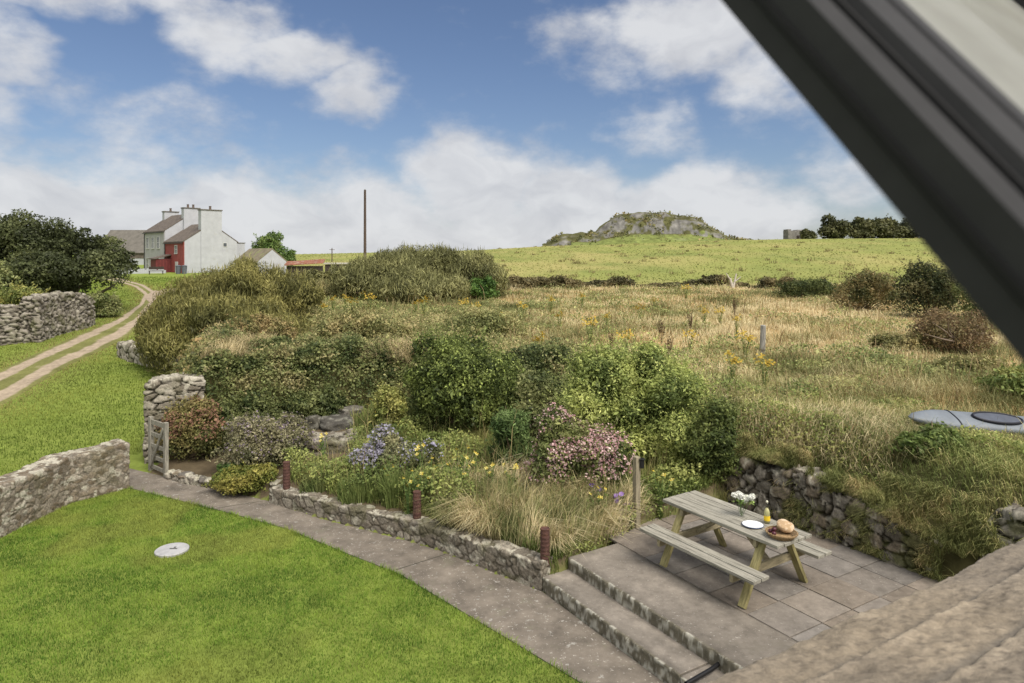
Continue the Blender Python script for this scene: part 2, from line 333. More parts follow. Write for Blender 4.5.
class MB:                                   # collects bevelled boxes / prisms into one mesh
    def __init__(s): s.bm = bmesh.new()
    def box(s, c, size, rot=None, bev=0):
        r = bmesh.ops.create_cube(s.bm, size=1); vs_ = r['verts']
        M = Matrix.Translation(c) @ (rot.to_4x4() if rot else Matrix()) @ Matrix.Diagonal((*size, 1)); bmesh.ops.transform(s.bm, matrix=M, verts=vs_)
        if bev:
            es = list({e for v in vs_ for e in v.link_edges}); bmesh.ops.bevel(s.bm, geom=es, offset=bev, segments=2, profile=.5, affect='EDGES')
        return s
    def beam(s, p0, p1, w, h, bev=.004, upv=(0,0,1)):
        p0, p1 = Vector(p0), Vector(p1); y = (p1-p0).normalized(); x = y.cross(Vector(upv)).normalized(); z = x.cross(y)
        return s.box((p0+p1)/2, (w, (p1-p0).length, h), Matrix((x, y, z)).transposed(), bev)
    def prism(s, poly, z0, z1):
        a = [s.bm.verts.new((x, y, z0)) for x, y in poly]; b = [s.bm.verts.new((x, y, z1)) for x, y in poly]; n = len(poly)
        s.bm.faces.new(a[::-1]); s.bm.faces.new(b)
        for i in range(n): s.bm.faces.new((a[i], a[(i+1) % n], b[(i+1) % n], b[i]))
        return s
    def poly(s, pts): s.bm.faces.new([s.bm.verts.new(p) for p in pts]); return s
    def extrude(s, pts, vec):                # planar polygon pushed along vec
        vec = Vector(vec); a = [s.bm.verts.new(p) for p in pts]; b = [s.bm.verts.new(Vector(p)+vec) for p in pts]; n = len(pts)
        s.bm.faces.new(a[::-1]); s.bm.faces.new(b)
        for i in range(n): s.bm.faces.new((a[i], a[(i+1) % n], b[(i+1) % n], b[i]))
        return s
    def lathe(s, prof, c=(0,0,0), n=24, M=None, caps=True):
        rings = []
        for r, z in prof:
            rings.append([s.bm.verts.new((M or Matrix()) @ Vector((c[0]+r*math.cos(2*math.pi*i/n), c[1]+r*math.sin(2*math.pi*i/n), c[2]+z))) for i in range(n)])
        for a, b in zip(rings, rings[1:]):
            for i in range(n): s.bm.faces.new((a[i], a[(i+1) % n], b[(i+1) % n], b[i]))
        if caps: s.bm.faces.new(rings[0][::-1]); s.bm.faces.new(rings[-1])
        return s
    def build(s, name, mat, parent=None, smooth=False):
        bmesh.ops.recalc_face_normals(s.bm, faces=s.bm.faces); me = bpy.data.meshes.new(name); s.bm.to_mesh(me); s.bm.free()
        if smooth:
            for p in me.polygons: p.use_smooth = True
        return link(name, me, mat, parent)
# ------------------------------------------------------------------ ground sheet
def zone_colours(X, Y):
    px = 512+F*X/np.maximum(Y, 1); n1 = fbm2(X, Y, 2.2, 4, 31); n2 = fbm2(X, Y, .5, 3, 37); n3 = fbm2(X, Y, 14, 3, 41)
    def mixc(a, b, t): t = np.clip(t, 0, 1)[..., None]; return np.array(a)*(1-t)+np.array(b)*t
    lawn = mixc((.085,.135,.022), (.15,.20,.045), n1*.6+n2*.4)
    rough = mixc((.13,.14,.06), (.34,.26,.14), np.clip((px-430)/160, 0, 1)*.6+(n1-.5)*2.0+.25)
    past = mixc((.165,.20,.06), (.23,.23,.095), (n3-.35)*2.2+(n1-.5)*1.2); past = mixc(past, (.115,.155,.045), (fbm2(X, Y, 5, 3, 47)-.52)*3)
    soil = mixc((.05,.042,.03), (.09,.078,.055), n2)
    d = seg_dist(X, Y, FOOT); pl = inside(X, Y, PLATEAU)
    c = np.where((pl & (Y < 62))[..., None], rough, lawn)
    far = sstep(54, 64, Y+3*(n1-.5)); c = c*(1-far[..., None])+np.where((px > 250)[..., None], past, lawn*1.15)*far[..., None]
    ib = inside(X, Y, BED); c = np.where(ib[..., None], soil, c)
    bank = pl & (d < 2.6) & (Y < 24); c = np.where(bank[..., None], mixc((.028,.034,.014), (.075,.075,.035), n1+(n2-.5)), c)
    return c
gc = zone_colours(_gx, _gy)
g = npmesh('ground', np.stack([_gx, _gy, GZ], -1).reshape(-1, 3), [grid_faces(len(GY), len(GX))], GROUND, None, gc.reshape(-1, 3), True)
tag(g, 'ground rising from the mown lawn to rough field and green hill', 'ground', None, 'structure')
# ------------------------------------------------------------------ track, path, patio, steps
def ribbon(name, Lp, Rp, nl, nc, lift, colf, mat, label, cat):
    def rs(p, n):
        p = np.array(p); s = np.concatenate([[0], np.cumsum(np.hypot(*np.diff(p, axis=0).T))]); t = np.linspace(0, s[-1], n); q = np.stack([np.interp(t, s, p[:,0]), np.interp(t, s, p[:,1])], 1)
        for _ in range(int(n*.03)): q[1:-1] = q[1:-1]*.5+(q[:-2]+q[2:])*.25
        return q
    a, b = rs(Lp, nl), rs(Rp, nl); w = np.linspace(0, 1, nc)[None,:,None]; P = a[:,None]*(1-w)+b[:,None]*w
    X, Y = P[...,0], P[...,1]; Z = hm(X, Y)+lift
    Z[:,0] -= lift*1.6; Z[:,-1] -= lift*1.6
    c = colf(X, Y, np.broadcast_to(w[...,0], X.shape))
    return tag(npmesh(name, np.stack([X, Y, Z], -1).reshape(-1, 3), [grid_faces(nl, nc)], mat, None, c.reshape(-1, 3), True), label, cat, None, 'structure')
def track_col(X, Y, w):
    n = fbm2(X, Y, .8, 4, 51); n2 = fbm2(X, Y, .25, 3, 57)
    rut = np.maximum(np.exp(-((w-.24)/.13)**4), np.exp(-((w-.76)/.14)**4)); t = np.clip((rut+(n-.5)*1.1+(n2-.5)*.5-.30)*3, 0, 1)[...,None]
    grav = np.array((.34,.29,.225))*(.75+.5*n2[...,None]); gr = np.array((.16,.17,.06))*(.7+.6*n[...,None])
    return gr*(1-t)+grav*t
tl = [G(*p) for p in ((-60,398),(0,371),(35,354),(73,337),(111,322),(138,305),(143,295),(133,287),(117,282),(100,279))]
tr = [G(*p) for p in ((-60,436),(10,402),(70,365),(129,336),(147,318),(154,302),(156,292),(145,285),(120,278.5),(100,276))]
ribbon('track', tl, tr, 260, 40, .03, track_col, pmat('gravel', attr=True, rough=.95, spec=.1, nscale=9, namp=.25, bump=.6, bscale=30), 'two rutted gravel farm track with grassy middle leading to white house', 'track')
tl2 = [G(*p) for p in ((143,297),(152,291),(166,289),(180,288))]; tr2 = [G(*p) for p in ((152,305),(158,297),(168,293),(180,292))]
ribbon('track_spur', tl2, tr2, 60, 12, .045, lambda X, Y, w: np.array((.33,.28,.22))*(.7+.6*fbm2(X, Y, .4, 3, 61)[...,None]), MATS['gravel'], 'short gravel spur of track turning towards the red porch', 'track')
CONC = dict(rough=.85, spec=.25, bump=.35, bscale=60)
PATHM = pmat('path_concrete', (.165,.142,.116), nscale=2.6, namp=.42, ndet=9, spots=[(8,.60,(.36,.345,.31),.75),(2.5,.58,(.16,.15,.11),.5),(26,.60,(.46,.43,.38),.8)], **CONC)
ob = MB().prism([(-8.7,13.55)]+LAWN_EDGE+FAR_EDGE[::-1]+[(-8.9,14.5)], -.1, .014).build('path', PATHM); tag(ob, 'curving concrete path between lawn and stone edged bed', 'path', None, 'structure')
STEPM = pmat('step_concrete', (.24,.21,.18), nscale=2.5, namp=.3, ndet=9, spots=[(7,.66,(.40,.38,.33),.7),(3,.58,(.13,.12,.10),.6),(40,.69,(.5,.48,.45),.6)], **CONC)
def patio_riser(X0, v, z0, z1, name, label, u0, u1, depth, mat=STEPM):
    pass
jm = MB()
for (a_, b_) in (((-1.62,9.52),(-.98,10.02)),((-5.1,11.86),(-4.45,12.2))):
    jm.beam((*a_, .0135), (*b_, .0135), .018, .004, 0)
tag(jm.build('path_joints', pmat('joint_dirt', (.06,.055,.042), rough=.95, nscale=12, namp=.3)), 'narrow dark joints across the concrete path', 'path joints', None, 'structure')
# lower step: concrete tread on rough lichened riser; patio base the same way
def rough_block(name, u0, u1, v0, v1, z0, z1, parent=None, mat=None, label=None, res=.014, seed=3):
    """slab with a rough front (low v) face: cross-section swept along u"""
    nu = int((u1-u0)/res); us = np.linspace(u0, u1, nu)
    prof = [(v0, z) for z in np.linspace(z0, z1-.012, 9)]+[(v0+.012, z1-.004)]+[(v0+.03+(v1-v0-.03)*t, z1) for t in np.linspace(0, 1, 14)]+[(v1, z0)]
    prof = np.array(prof); V = np.zeros((nu, len(prof), 3)); p2 = A2+us[:,None,None]*U2+prof[None,:,0,None]*V2
    V[...,:2] = p2; V[...,2] = prof[None,:,1]
    f = fbm(V.reshape(-1, 3)/.07, 4, seed).reshape(nu, -1); front = (np.arange(len(prof)) < 10)[None,:]
    off = (f-.5)*.045*front; V[...,:2] += off[...,None]*V2; V[...,2] += (fbm(V.reshape(-1,3)/.3, 2, seed+4).reshape(nu, -1)-.5)*.006*(np.arange(len(prof)) > 9)
    n1 = fbm(V.reshape(-1, 3)/.05, 4, seed+9).reshape(nu, -1); n2 = fbm(V.reshape(-1, 3)/.5, 3, seed+2).reshape(nu, -1)
    top = np.array((.205,.181,.153))*(.65+.7*n2[...,None]); fr = np.array((.15,.135,.10))*(.6+.8*n1[...,None])
    li = (sstep(.50, .58, n1)*.85)[...,None]; fr = fr*(1-li)+np.array((.40,.385,.33))*li
    edge = np.exp(-((np.arange(len(prof))-10)/1.5)**2)[None,:,None]; top = top*(1-.25*edge)
    c = np.where(front[...,None], fr, top)
    e0 = np.arange(len(prof)); e1 = e0+(nu-1)*len(prof)
    me = npmesh(name, V.reshape(-1, 3), [grid_faces(nu, len(prof))], mat or STONE, parent, c.reshape(-1, 3))
    cap = bmesh.new(); cap.from_mesh(me.data); cap.verts.ensure_lookup_table(); cap.faces.new([cap.verts[i] for i in e0]); cap.faces.new([cap.verts[i] for i in e1[::-1]]); bmesh.ops.recalc_face_normals(cap, faces=cap.faces); cap.to_mesh(me.data); cap.free()
    return me
FLAT = pmat('weathered_concrete', attr=True, rough=.88, spec=.2, nscale=7, namp=.28, ndet=8, bump=.35, bscale=60, spots=[(11,.69,(.42,.40,.35),.7),(30,.61,(.46,.43,.39),.7),(2.2,.60,(.15,.135,.11),.5)])
st = rough_block('step', 0, 2.45, -.41, .05, -.1, .20, mat=FLAT); tag(st, 'long low concrete step with lichened riser below the patio', 'step', None, 'structure')
st2 = rough_block('step_end', 2.46, 4.4, -.41, .05, -.1, .19, mat=FLAT, seed=14); tag(st2, 'short paler concrete end of the step beside the roof edge', 'step', None, 'structure')
pt = rough_block('patio_edge', .0, 4.6, 0.0, .86, -.1, .36, mat=FLAT, seed=22); tag(pt, 'rough concrete strip along the patio front edge', 'patio', None, 'structure')
pb = MB().prism([A2+V2*.87+U2*(-.0), (2.15,10.42), (3.3,11.6), uv(-.6,4.2), uv(4.6,4.2), uv(4.6,.87)], -.1, .345)
pb.build('patio', pmat('patio_mortar', (.15,.138,.115), rough=.95, nscale=6, namp=.3)); tag(bpy.data.objects['patio'], 'square patio ground between bank and steps', 'patio', None, 'structure')
mb = MB(); rr = random.Random(5); SV, SU = .55, .56
slabs_c = []
for i in range(5):
    for j in range(-1, 9):
        u0, v0 = -.02+j*SU, .866+i*SV
        x, y = uv(u0+SU/2, v0+SV/2); rot = Matrix.Rotation(math.atan2(U2[1], U2[0]), 3, 'Z')
        mb.box((x, y, .345+rr.uniform(-.004, .004)), (SU-.012+rr.uniform(-.005,.003), SV-.012+rr.uniform(-.005,.003), .035), rot @ Matrix.Rotation(rr.uniform(-.006,.006), 3, 'Z'), .005)
paving = mb.build('paving', FLAT); tag(paving, 'grey brown square paving slabs of the patio', 'paving', None, 'structure')
a = paving.data.color_attributes.new('Col', 'FLOAT_COLOR', 'POINT'); _v = np.zeros(len(paving.data.vertices)*3); paving.data.vertices.foreach_get('co', _v); _v = _v.reshape(-1, 3)[:,:2]-A2
_i = np.floor((_v @ U2+.02)/SU).astype(int); _j = np.floor((_v @ V2-.866)/SV).astype(int); _t = .80+.30*hsh(_i, _j, _i*0, 3); _w = (hsh(_i, _j, _i*0, 9)-.5)*.024
_c = np.ones((len(_v), 4), np.float32); _c[:,0] = (.205+_w)*_t; _c[:,1] = .182*_t; _c[:,2] = (.158-_w)*_t; a.data.foreach_set('color', _c.ravel())
# ------------------------------------------------------------------ stone walls (each a swept body of stones with real relief)
GREYS = [(.20,.185,.165),(.30,.28,.25),(.24,.20,.16),(.36,.34,.30),(.17,.16,.15)]
def stone_wall(name, pts, thick, cell, label, cat='wall', palette=GREYS, mortar=(.13,.12,.10), lift=.05, res=.03, lichen=.35, moss=.2, seed=1, gapw=.10, batter=.0, rough=.04, group=None, wob=.04, mat=STONE, sharp=.2):
    """pts: (x, y, zbase, ztop) along the wall's middle"""
    p = np.array(pts, float); s = np.concatenate([[0], np.cumsum(np.hypot(np.diff(p[:,0]), np.diff(p[:,1])))]); n = max(8, int(s[-1]/res)); t = np.linspace(0, s[-1], n)
    q = np.stack([np.interp(t, s, p[:,k]) for k in range(4)], 1)
    for _ in range(4): q[1:-1,:2] = q[1:-1,:2]*.5+(q[:-2,:2]+q[2:,:2])*.25
    q[:,3] += (fbm(np.stack([t/.35, t*0, t*0+seed], 1), 3, seed)-.5)*wob*2
    tan = np.gradient(q[:,:2], axis=0); tan /= np.linalg.norm(tan, axis=1, keepdims=True); nor = np.stack([tan[:,1], -tan[:,0]], 1)
    m = max(3, int(thick/2/res)); sc = np.concatenate([np.linspace(0, 1, m+1)[:-1], np.ones(n), np.linspace(1, 0, m+1)[1:]])
    idx = np.concatenate([np.zeros(m, int), np.arange(n), np.full(m, n-1)]); q = q[idx]; nor = nor[idx]
    hh = float(np.mean(q[:,3]-q[:,2])); na = max(4, int(hh/res)); nb = max(3, int(thick/res))
    # cross-section: across (-1..1), height 0..1, rounded shoulders
    sec = [(-1, z) for z in np.linspace(0, .97, na)]+[(a, 1) for a in np.linspace(-.94, .94, nb)]+[(1, z) for z in np.linspace(.97, 0, na)]
    sec = np.array(sec); ac = sec[:,0][None,:]*(1-batter*sec[:,1][None,:])*thick/2*sc[:,None]
    V = np.zeros((len(q), len(sec), 3)); V[...,:2] = q[:,None,:2]+nor[:,None,:]*ac[...,None]; V[...,2] = q[:,None,2]+(q[:,3]-q[:,2])[:,None]*sec[None,:,1]
    du = np.gradient(V, axis=0); dv = np.gradient(V, axis=1)
    for k in list(range(m))+list(range(len(q)-m, len(q))): pass
    Nn = np.cross(dv.reshape(-1, 3), du.reshape(-1, 3)); Nn = unit(Nn)
    cen = V.mean(axis=1, keepdims=True)
    P = V.reshape(-1, 3)
    # distance along the wall takes the place of x so that courses follow it
    w = fbm(P/.25, 2, seed+3)-.5; w2 = fbm(P/.25+9, 2, seed+4)-.5
    Q = (P+np.stack([w, w2, w], 1)*.10)/np.array(cell); ca, sa = (q[n//2,0]-q[0,0]), 0
    f1, f2, idh = worley(Q, seed); e = sstep(0, sharp, f2-f1)**.7
    disp = (e-.5)*lift+(idh-.5)*lift*.7*e+(fbm(P/.05, 3, seed+8)-.5)*rough
    P = P+Nn*disp[:,None]
    pl = np.array(palette); c = pl[(idh*len(pl)*.999).astype(int)]*(.7+.6*fbm(P/.06, 3, seed+6))[:,None]
    gap = (1-sstep(gapw*.4, gapw, f2-f1))[:,None]; c = c*(1-gap)+np.array(mortar)*gap
    nl = fbm(P/.11, 4, seed+12); upf = np.clip(Nn[:,2], 0, 1)
    li = (sstep(.60, .66, nl+.10*upf)*min(1, lichen*2.2))[:,None]; c = c*(1-li)+np.array((.50,.49,.43))*li
    li2 = (sstep(.64, .70, fbm(P/.07+30, 4, seed+15))*lichen)[:,None]; c = c*(1-li2)+np.array((.10,.095,.085))*li2
    mo = (sstep(.56, .66, fbm(P/.3+70, 3, seed+14))*moss)[:,None]; c = c*(1-mo)+np.array((.10,.11,.035))*mo
    o = npmesh(name, P, [grid_faces(len(q), len(sec))], mat, None, c, True)
    return tag(o, label, cat, group) if label else o
stone_wall('garden_wall', [(-8.6,7.2,-.1,.80),(-8.25,9.6,-.1,.80),(-8.17,11.0,-.1,.80),(-8.05,12.2,-.1,.82),(-7.42,13.05,-.1,.86)], .46, (.13,.13,.085), 'lichened mortared rubble wall with flat top, left of the round drain cover', seed=3, lift=.016, res=.016, lichen=.5, gapw=.13, sharp=.12, rough=.022, palette=[(.20,.175,.145),(.31,.28,.24),(.17,.14,.105),(.38,.35,.31),(.25,.215,.17)], mortar=(.21,.19,.16))
stone_wall('gate_pier', [(-7.85,14.80,-.1,1.70),(-7.45,14.90,-.1,1.76),(-6.9,15.2,0,1.76)], .8, (.42,.42,.13), 'tall pale stone end of the hedge bank behind the gate', 'stone pier', seed=8, lift=.06, res=.022, lichen=.75, gapw=.09, batter=.2, sharp=.10, mortar=(.05,.045,.035), palette=[(.27,.25,.215),(.34,.32,.28),(.22,.20,.17),(.38,.36,.32)])
# dry stone field walls beside the track
def wall_px(pts, zt_off=0):
    out = []
    for px, pyb, pyt in pts:
        x, y = G(px, pyb); zb = CAMZ-(pyb-HOR)/F*y; out.append((x, y, zb-.15, CAMZ-(pyt-HOR)/F*y))
    return out
DRY = [(.24,.225,.20),(.31,.29,.26),(.18,.165,.145),(.35,.33,.30)]
stone_wall('field_wall', wall_px([(-70,348,312),(-20,346,307),(8,344,306),(27,341,308)]), .7, (.34,.34,.16), 'low left piece of tumbled dry stone field wall beside the gravel track', seed=11, lift=.12, res=.045, lichen=.35, mortar=(.05,.045,.04), gapw=.14, palette=DRY, batter=.2)
stone_wall('field_wall', wall_px([(29,343,299),(44,337,294.5),(62,332,293),(76,329,294),(86,325,299)]), .85, (.34,.34,.17), 'taller humped piece of dry stone field wall below the dark tree', seed=12, lift=.12, res=.045, lichen=.3, moss=.5, mortar=(.05,.045,.04), gapw=.14, palette=DRY, batter=.2)
# stones showing at the foot of the hedge bank by the track
stone_wall('bank_wall', [(-15.2,26.9,.1,1.0),(-13.6,25.5,.1,.95),(-12.0,24.2,.1,.9),(-11.3,23.3,.1,.75)], .7, (.5,.5,.26), 'low run of pale stones at the foot of the willow bank', seed=16, lift=.12, res=.04, lichen=.5, moss=.45, sharp=.12, mortar=(.05,.05,.03), gapw=.14, palette=[(.34,.32,.28),(.40,.38,.34),(.26,.245,.21)], batter=.25)
# planting bed retaining wall and its kerb
stone_wall('bed_wall', [(-4.24,12.27,-.1,.27),(-3.9,12.02,-.1,.285),(-3.12,11.54,-.1,.285),(-1.50,10.62,-.1,.29),(-1.0,10.28,-.1,.30),(.36,9.12,-.1,.345),(.47,9.03,-.1,.35)], .27, (.22,.22,.13), 'long curved stone retaining wall between path and planting bed', seed=21, lift=.020, res=.016, lichen=.6, moss=.35, sharp=.12, rough=.022, mortar=(.15,.135,.11), gapw=.12, palette=[(.26,.24,.21),(.34,.32,.28),(.22,.20,.17)])
stone_wall('bed_kerb', [(-4.3,12.35,-.02,.28),(-4.1,12.75,.1,.33),(-3.2,13.15,.15,.40)], .2, (.3,.3,.12), 'short stone kerb curving behind the first rusty post', 'kerb', seed=23, lift=.03, res=.025, lichen=.6, mortar=(.2,.18,.15))
stone_wall('bed_kerb', [(-6.75,13.52,-.05,.12),(-6.2,13.22,-.05,.13),(-5.55,12.92,-.05,.12)], .2, (.26,.26,.12), 'low pale kerb stones along the path beside the gate', 'kerb', seed=25, lift=.05, res=.022, lichen=.7, mortar=(.12,.11,.09))
# stone ledge in the garden
stone_wall('garden_ledge', [(-4.55,13.95,.1,.66),(-3.9,13.92,.1,.70),(-3.2,14.1,.1,.70)], .8, (.34,.34,.08), 'low dry stone ledge in the garden with paved top', 'stone ledge', seed=27, lift=.035, res=.025, lichen=.25, moss=.4, sharp=.1, mortar=(.04,.036,.03), palette=[(.19,.17,.145),(.24,.22,.19),(.15,.135,.115)])
# bank wall behind the patio, and the higher stones at its right-hand end
stone_wall('patio_wall', [(*uv(-1.5,3.45),.2,.7),(*uv(-.75,3.66),.2,.95),(*uv(.2,3.70),.2,1.10),(*uv(1.2,3.72),.2,1.12),(*uv(2.0,3.74),.2,.95),(*uv(2.8,3.78),.2,.75)], .5, (.25,.25,.17), 'dark dry stone wall holding the grassy bank behind the picnic table', seed=31, lift=.075, res=.022, lichen=.3, moss=.75, sharp=.09, rough=.06, wob=.10, mortar=(.035,.03,.02), gapw=.14, palette=[(.17,.16,.14),(.25,.235,.21),(.13,.12,.10),(.19,.165,.13)], batter=.15)
stone_wall('patio_wall', [(*uv(3.2,4.0),.2,1.05),(*uv(3.8,4.2),.2,1.45),(*uv(4.4,4.42),.3,1.78),(*uv(5.4,4.7),.3,1.95)], .6, (.36,.36,.17), 'half buried stones stepping up the bank above the roof edge', seed=33, lift=.11, res=.03, lichen=.3, moss=.7, sharp=.13, rough=.06, mortar=(.06,.06,.03), gapw=.18, palette=[(.27,.26,.24),(.34,.33,.31),(.22,.20,.18)], batter=.25)
# boulders in the garden corner
def boulder(px, py, Y, size, label, seed, group=None, cat='boulder', pal_=((.08,.075,.06),(.09,.08,.065),(.075,.07,.06),(.085,.08,.065),(.11,.10,.085))):
    c = at(px, py, Y); bm = bmesh.new(); bmesh.ops.create_icosphere(bm, subdivisions=4, radius=1); me = bpy.data.meshes.new('boulder'); bm.to_mesh(me); bm.free()
    V = np.zeros(len(me.vertices)*3); me.vertices.foreach_get('co', V); V = V.reshape(-1, 3)
    r = 1+.5*(fbm(V*1.3+seed, 3, seed)-.5)*1.6; V = np.sign(V)*np.abs(V)**.75*r[:,None]; c_ = np.array(pal_[seed % len(pal_)])*(.6+.8*fbm(V*4, 4, seed))[:,None]
    li = sstep(.56, .62, fbm(V*3+9, 4, seed+1))[:,None]*.35; c_ = c_*(1-li)+np.array((.35,.34,.29))*li
    V = V*np.array(size)
    me.vertices.foreach_set('co', V.ravel()); a = me.color_attributes.new('Col', 'FLOAT_COLOR', 'POINT'); cc = np.ones((len(V), 4), np.float32); cc[:,:3] = c_; a.data.foreach_set('color', cc.ravel())
    me.polygons.foreach_set('use_smooth', np.ones(len(me.polygons), bool)); o = link('boulder', me, STONE); o.location = c; o.rotation_euler = (0, 0, seed); return tag(o, label, cat, group)
boulder(336, 423, 15.3, (.52,.38,.17), 'large flat dark boulder at the foot of the brambles', 2)
boulder(312, 425, 15.2, (.2,.18,.2), 'small pale rounded boulder left of the large flat boulder', 5)
boulder(350, 412, 15.8, (.30,.24,.12), 'dark boulder set higher in the bank above the large flat boulder', 4)
# ------------------------------------------------------------------ the cottage under the camera: slated roof washed with cement, and its open roof window
cot = thing('cottage', 'cottage below the window with cement washed slate roof', 'house', (.68, 2.22, 0))
def build_roof():
    pitch = R(18); E0 = np.array([.677, 2.222, 3.0]); v3 = np.array([V2[0], V2[1], 0]); u3 = np.array([U2[0], U2[1], 0])
    up = u3*math.cos(pitch)+np.array([0,0,1])*math.sin(pitch); nr = -u3*math.sin(pitch)+np.array([0,0,1])*math.cos(pitch)
    s = np.arange(-1.8, 5.6, .011); t = np.arange(0, 1.85, .008); Sg, T = np.meshgrid(s, t)
    cw = .27; row = np.floor(T/cw); 
    wid = .85; si = Sg/wid+hsh(row.astype(int), row.astype(int)*0, row.astype(int)*0, 4)*5; slab = np.floor(si).astype(int)
    jog = (hsh(slab, row.astype(int), slab*0, 8)-.5)*.03*(row > 0)
    fr = np.clip((T-row*cw)/cw, 0, 1); row2 = row
    lump = fbm2(Sg, T, .06, 4, 5)-.5; big = fbm2(Sg, T, .45, 3, 6)-.5; fine = fbm2(Sg, T, .018, 2, 12)-.5
    amp = np.where(row < 1, .034, np.where(row < 2, .040, np.where(row < 3, .018, .010)))*(1+.9*big)
    d = amp*sstep(-.02+jog*4, .09+jog*4, fr)*(1-fr)**.7*1.2+lump*.020+big*.016+fine*.009
    ej = (hsh(np.floor(Sg/1.15+.3).astype(int), slab*0, slab*0, 17)-.5)*.07*np.exp(-T/.05)
    edge = np.exp(-T/.02)*.07; d = d-edge
    P = E0+Sg[...,None]*v3+(T+ej)[...,None]*up+d[...,None]*nr
    n1 = fbm2(Sg, T, .25, 4, 7); n2 = fbm2(Sg, T, .03, 3, 8); n3 = fbm2(Sg+T*.5, T, .9, 3, 10)
    c = np.array((.275,.23,.172))*(.72+.55*n2[...,None])*(.8+.4*n1[...,None]); k = np.clip((n3-.46)*4, 0, 1)[...,None]; c = c*(1-k*.45)+np.array((.18,.16,.138))*k*.45
    ho = sstep(.66, .72, fbm2(Sg, T, .022, 2, 14))[...,None]*.45; c = c*(1-ho)+np.array((.10,.085,.07))*ho
    c = c*(1+.30*np.exp(-((fr-.10)/.12)**2)*(row < 3))[...,None]; step_shade = (np.exp(-((fr-.94)/.07)**2))[...,None]*.75*(row < 2)[...,None]; c = c*(1-step_shade)+np.array((.15,.135,.115))*step_shade  # noses paler for ledge contrast; step shadow painted in as a dark band
    # underside and eave lip
    lip = P[0]-nr*.05; back = P[0]+u3*.4-np.array([0,0,.12])
    V = np.concatenate([back[None], lip[None], P], 0); C = np.concatenate([c[:1], c[:1], c], 0)
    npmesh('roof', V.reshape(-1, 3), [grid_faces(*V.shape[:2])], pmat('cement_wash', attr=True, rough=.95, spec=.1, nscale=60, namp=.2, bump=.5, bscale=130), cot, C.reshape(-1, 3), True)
    w0 = E0+u3*.25
    m = MB(); a_ = w0+v3*-1.7; b_ = w0+v3*5.5; inn = u3*.5
    m.extrude([tuple(np.array([a_[0],a_[1],-.1])-np.array([*cot.location])), tuple(np.array([b_[0],b_[1],-.1])-np.array([*cot.location])), tuple(np.array([b_[0],b_[1],2.9])-np.array([*cot.location])), tuple(np.array([a_[0],a_[1],2.9])-np.array([*cot.location]))], tuple(inn))
    m.build('wall', pmat('limewash', (.72,.70,.66), rough=.9, nscale=3, namp=.12, bump=.4, bscale=30), cot)
build_roof()
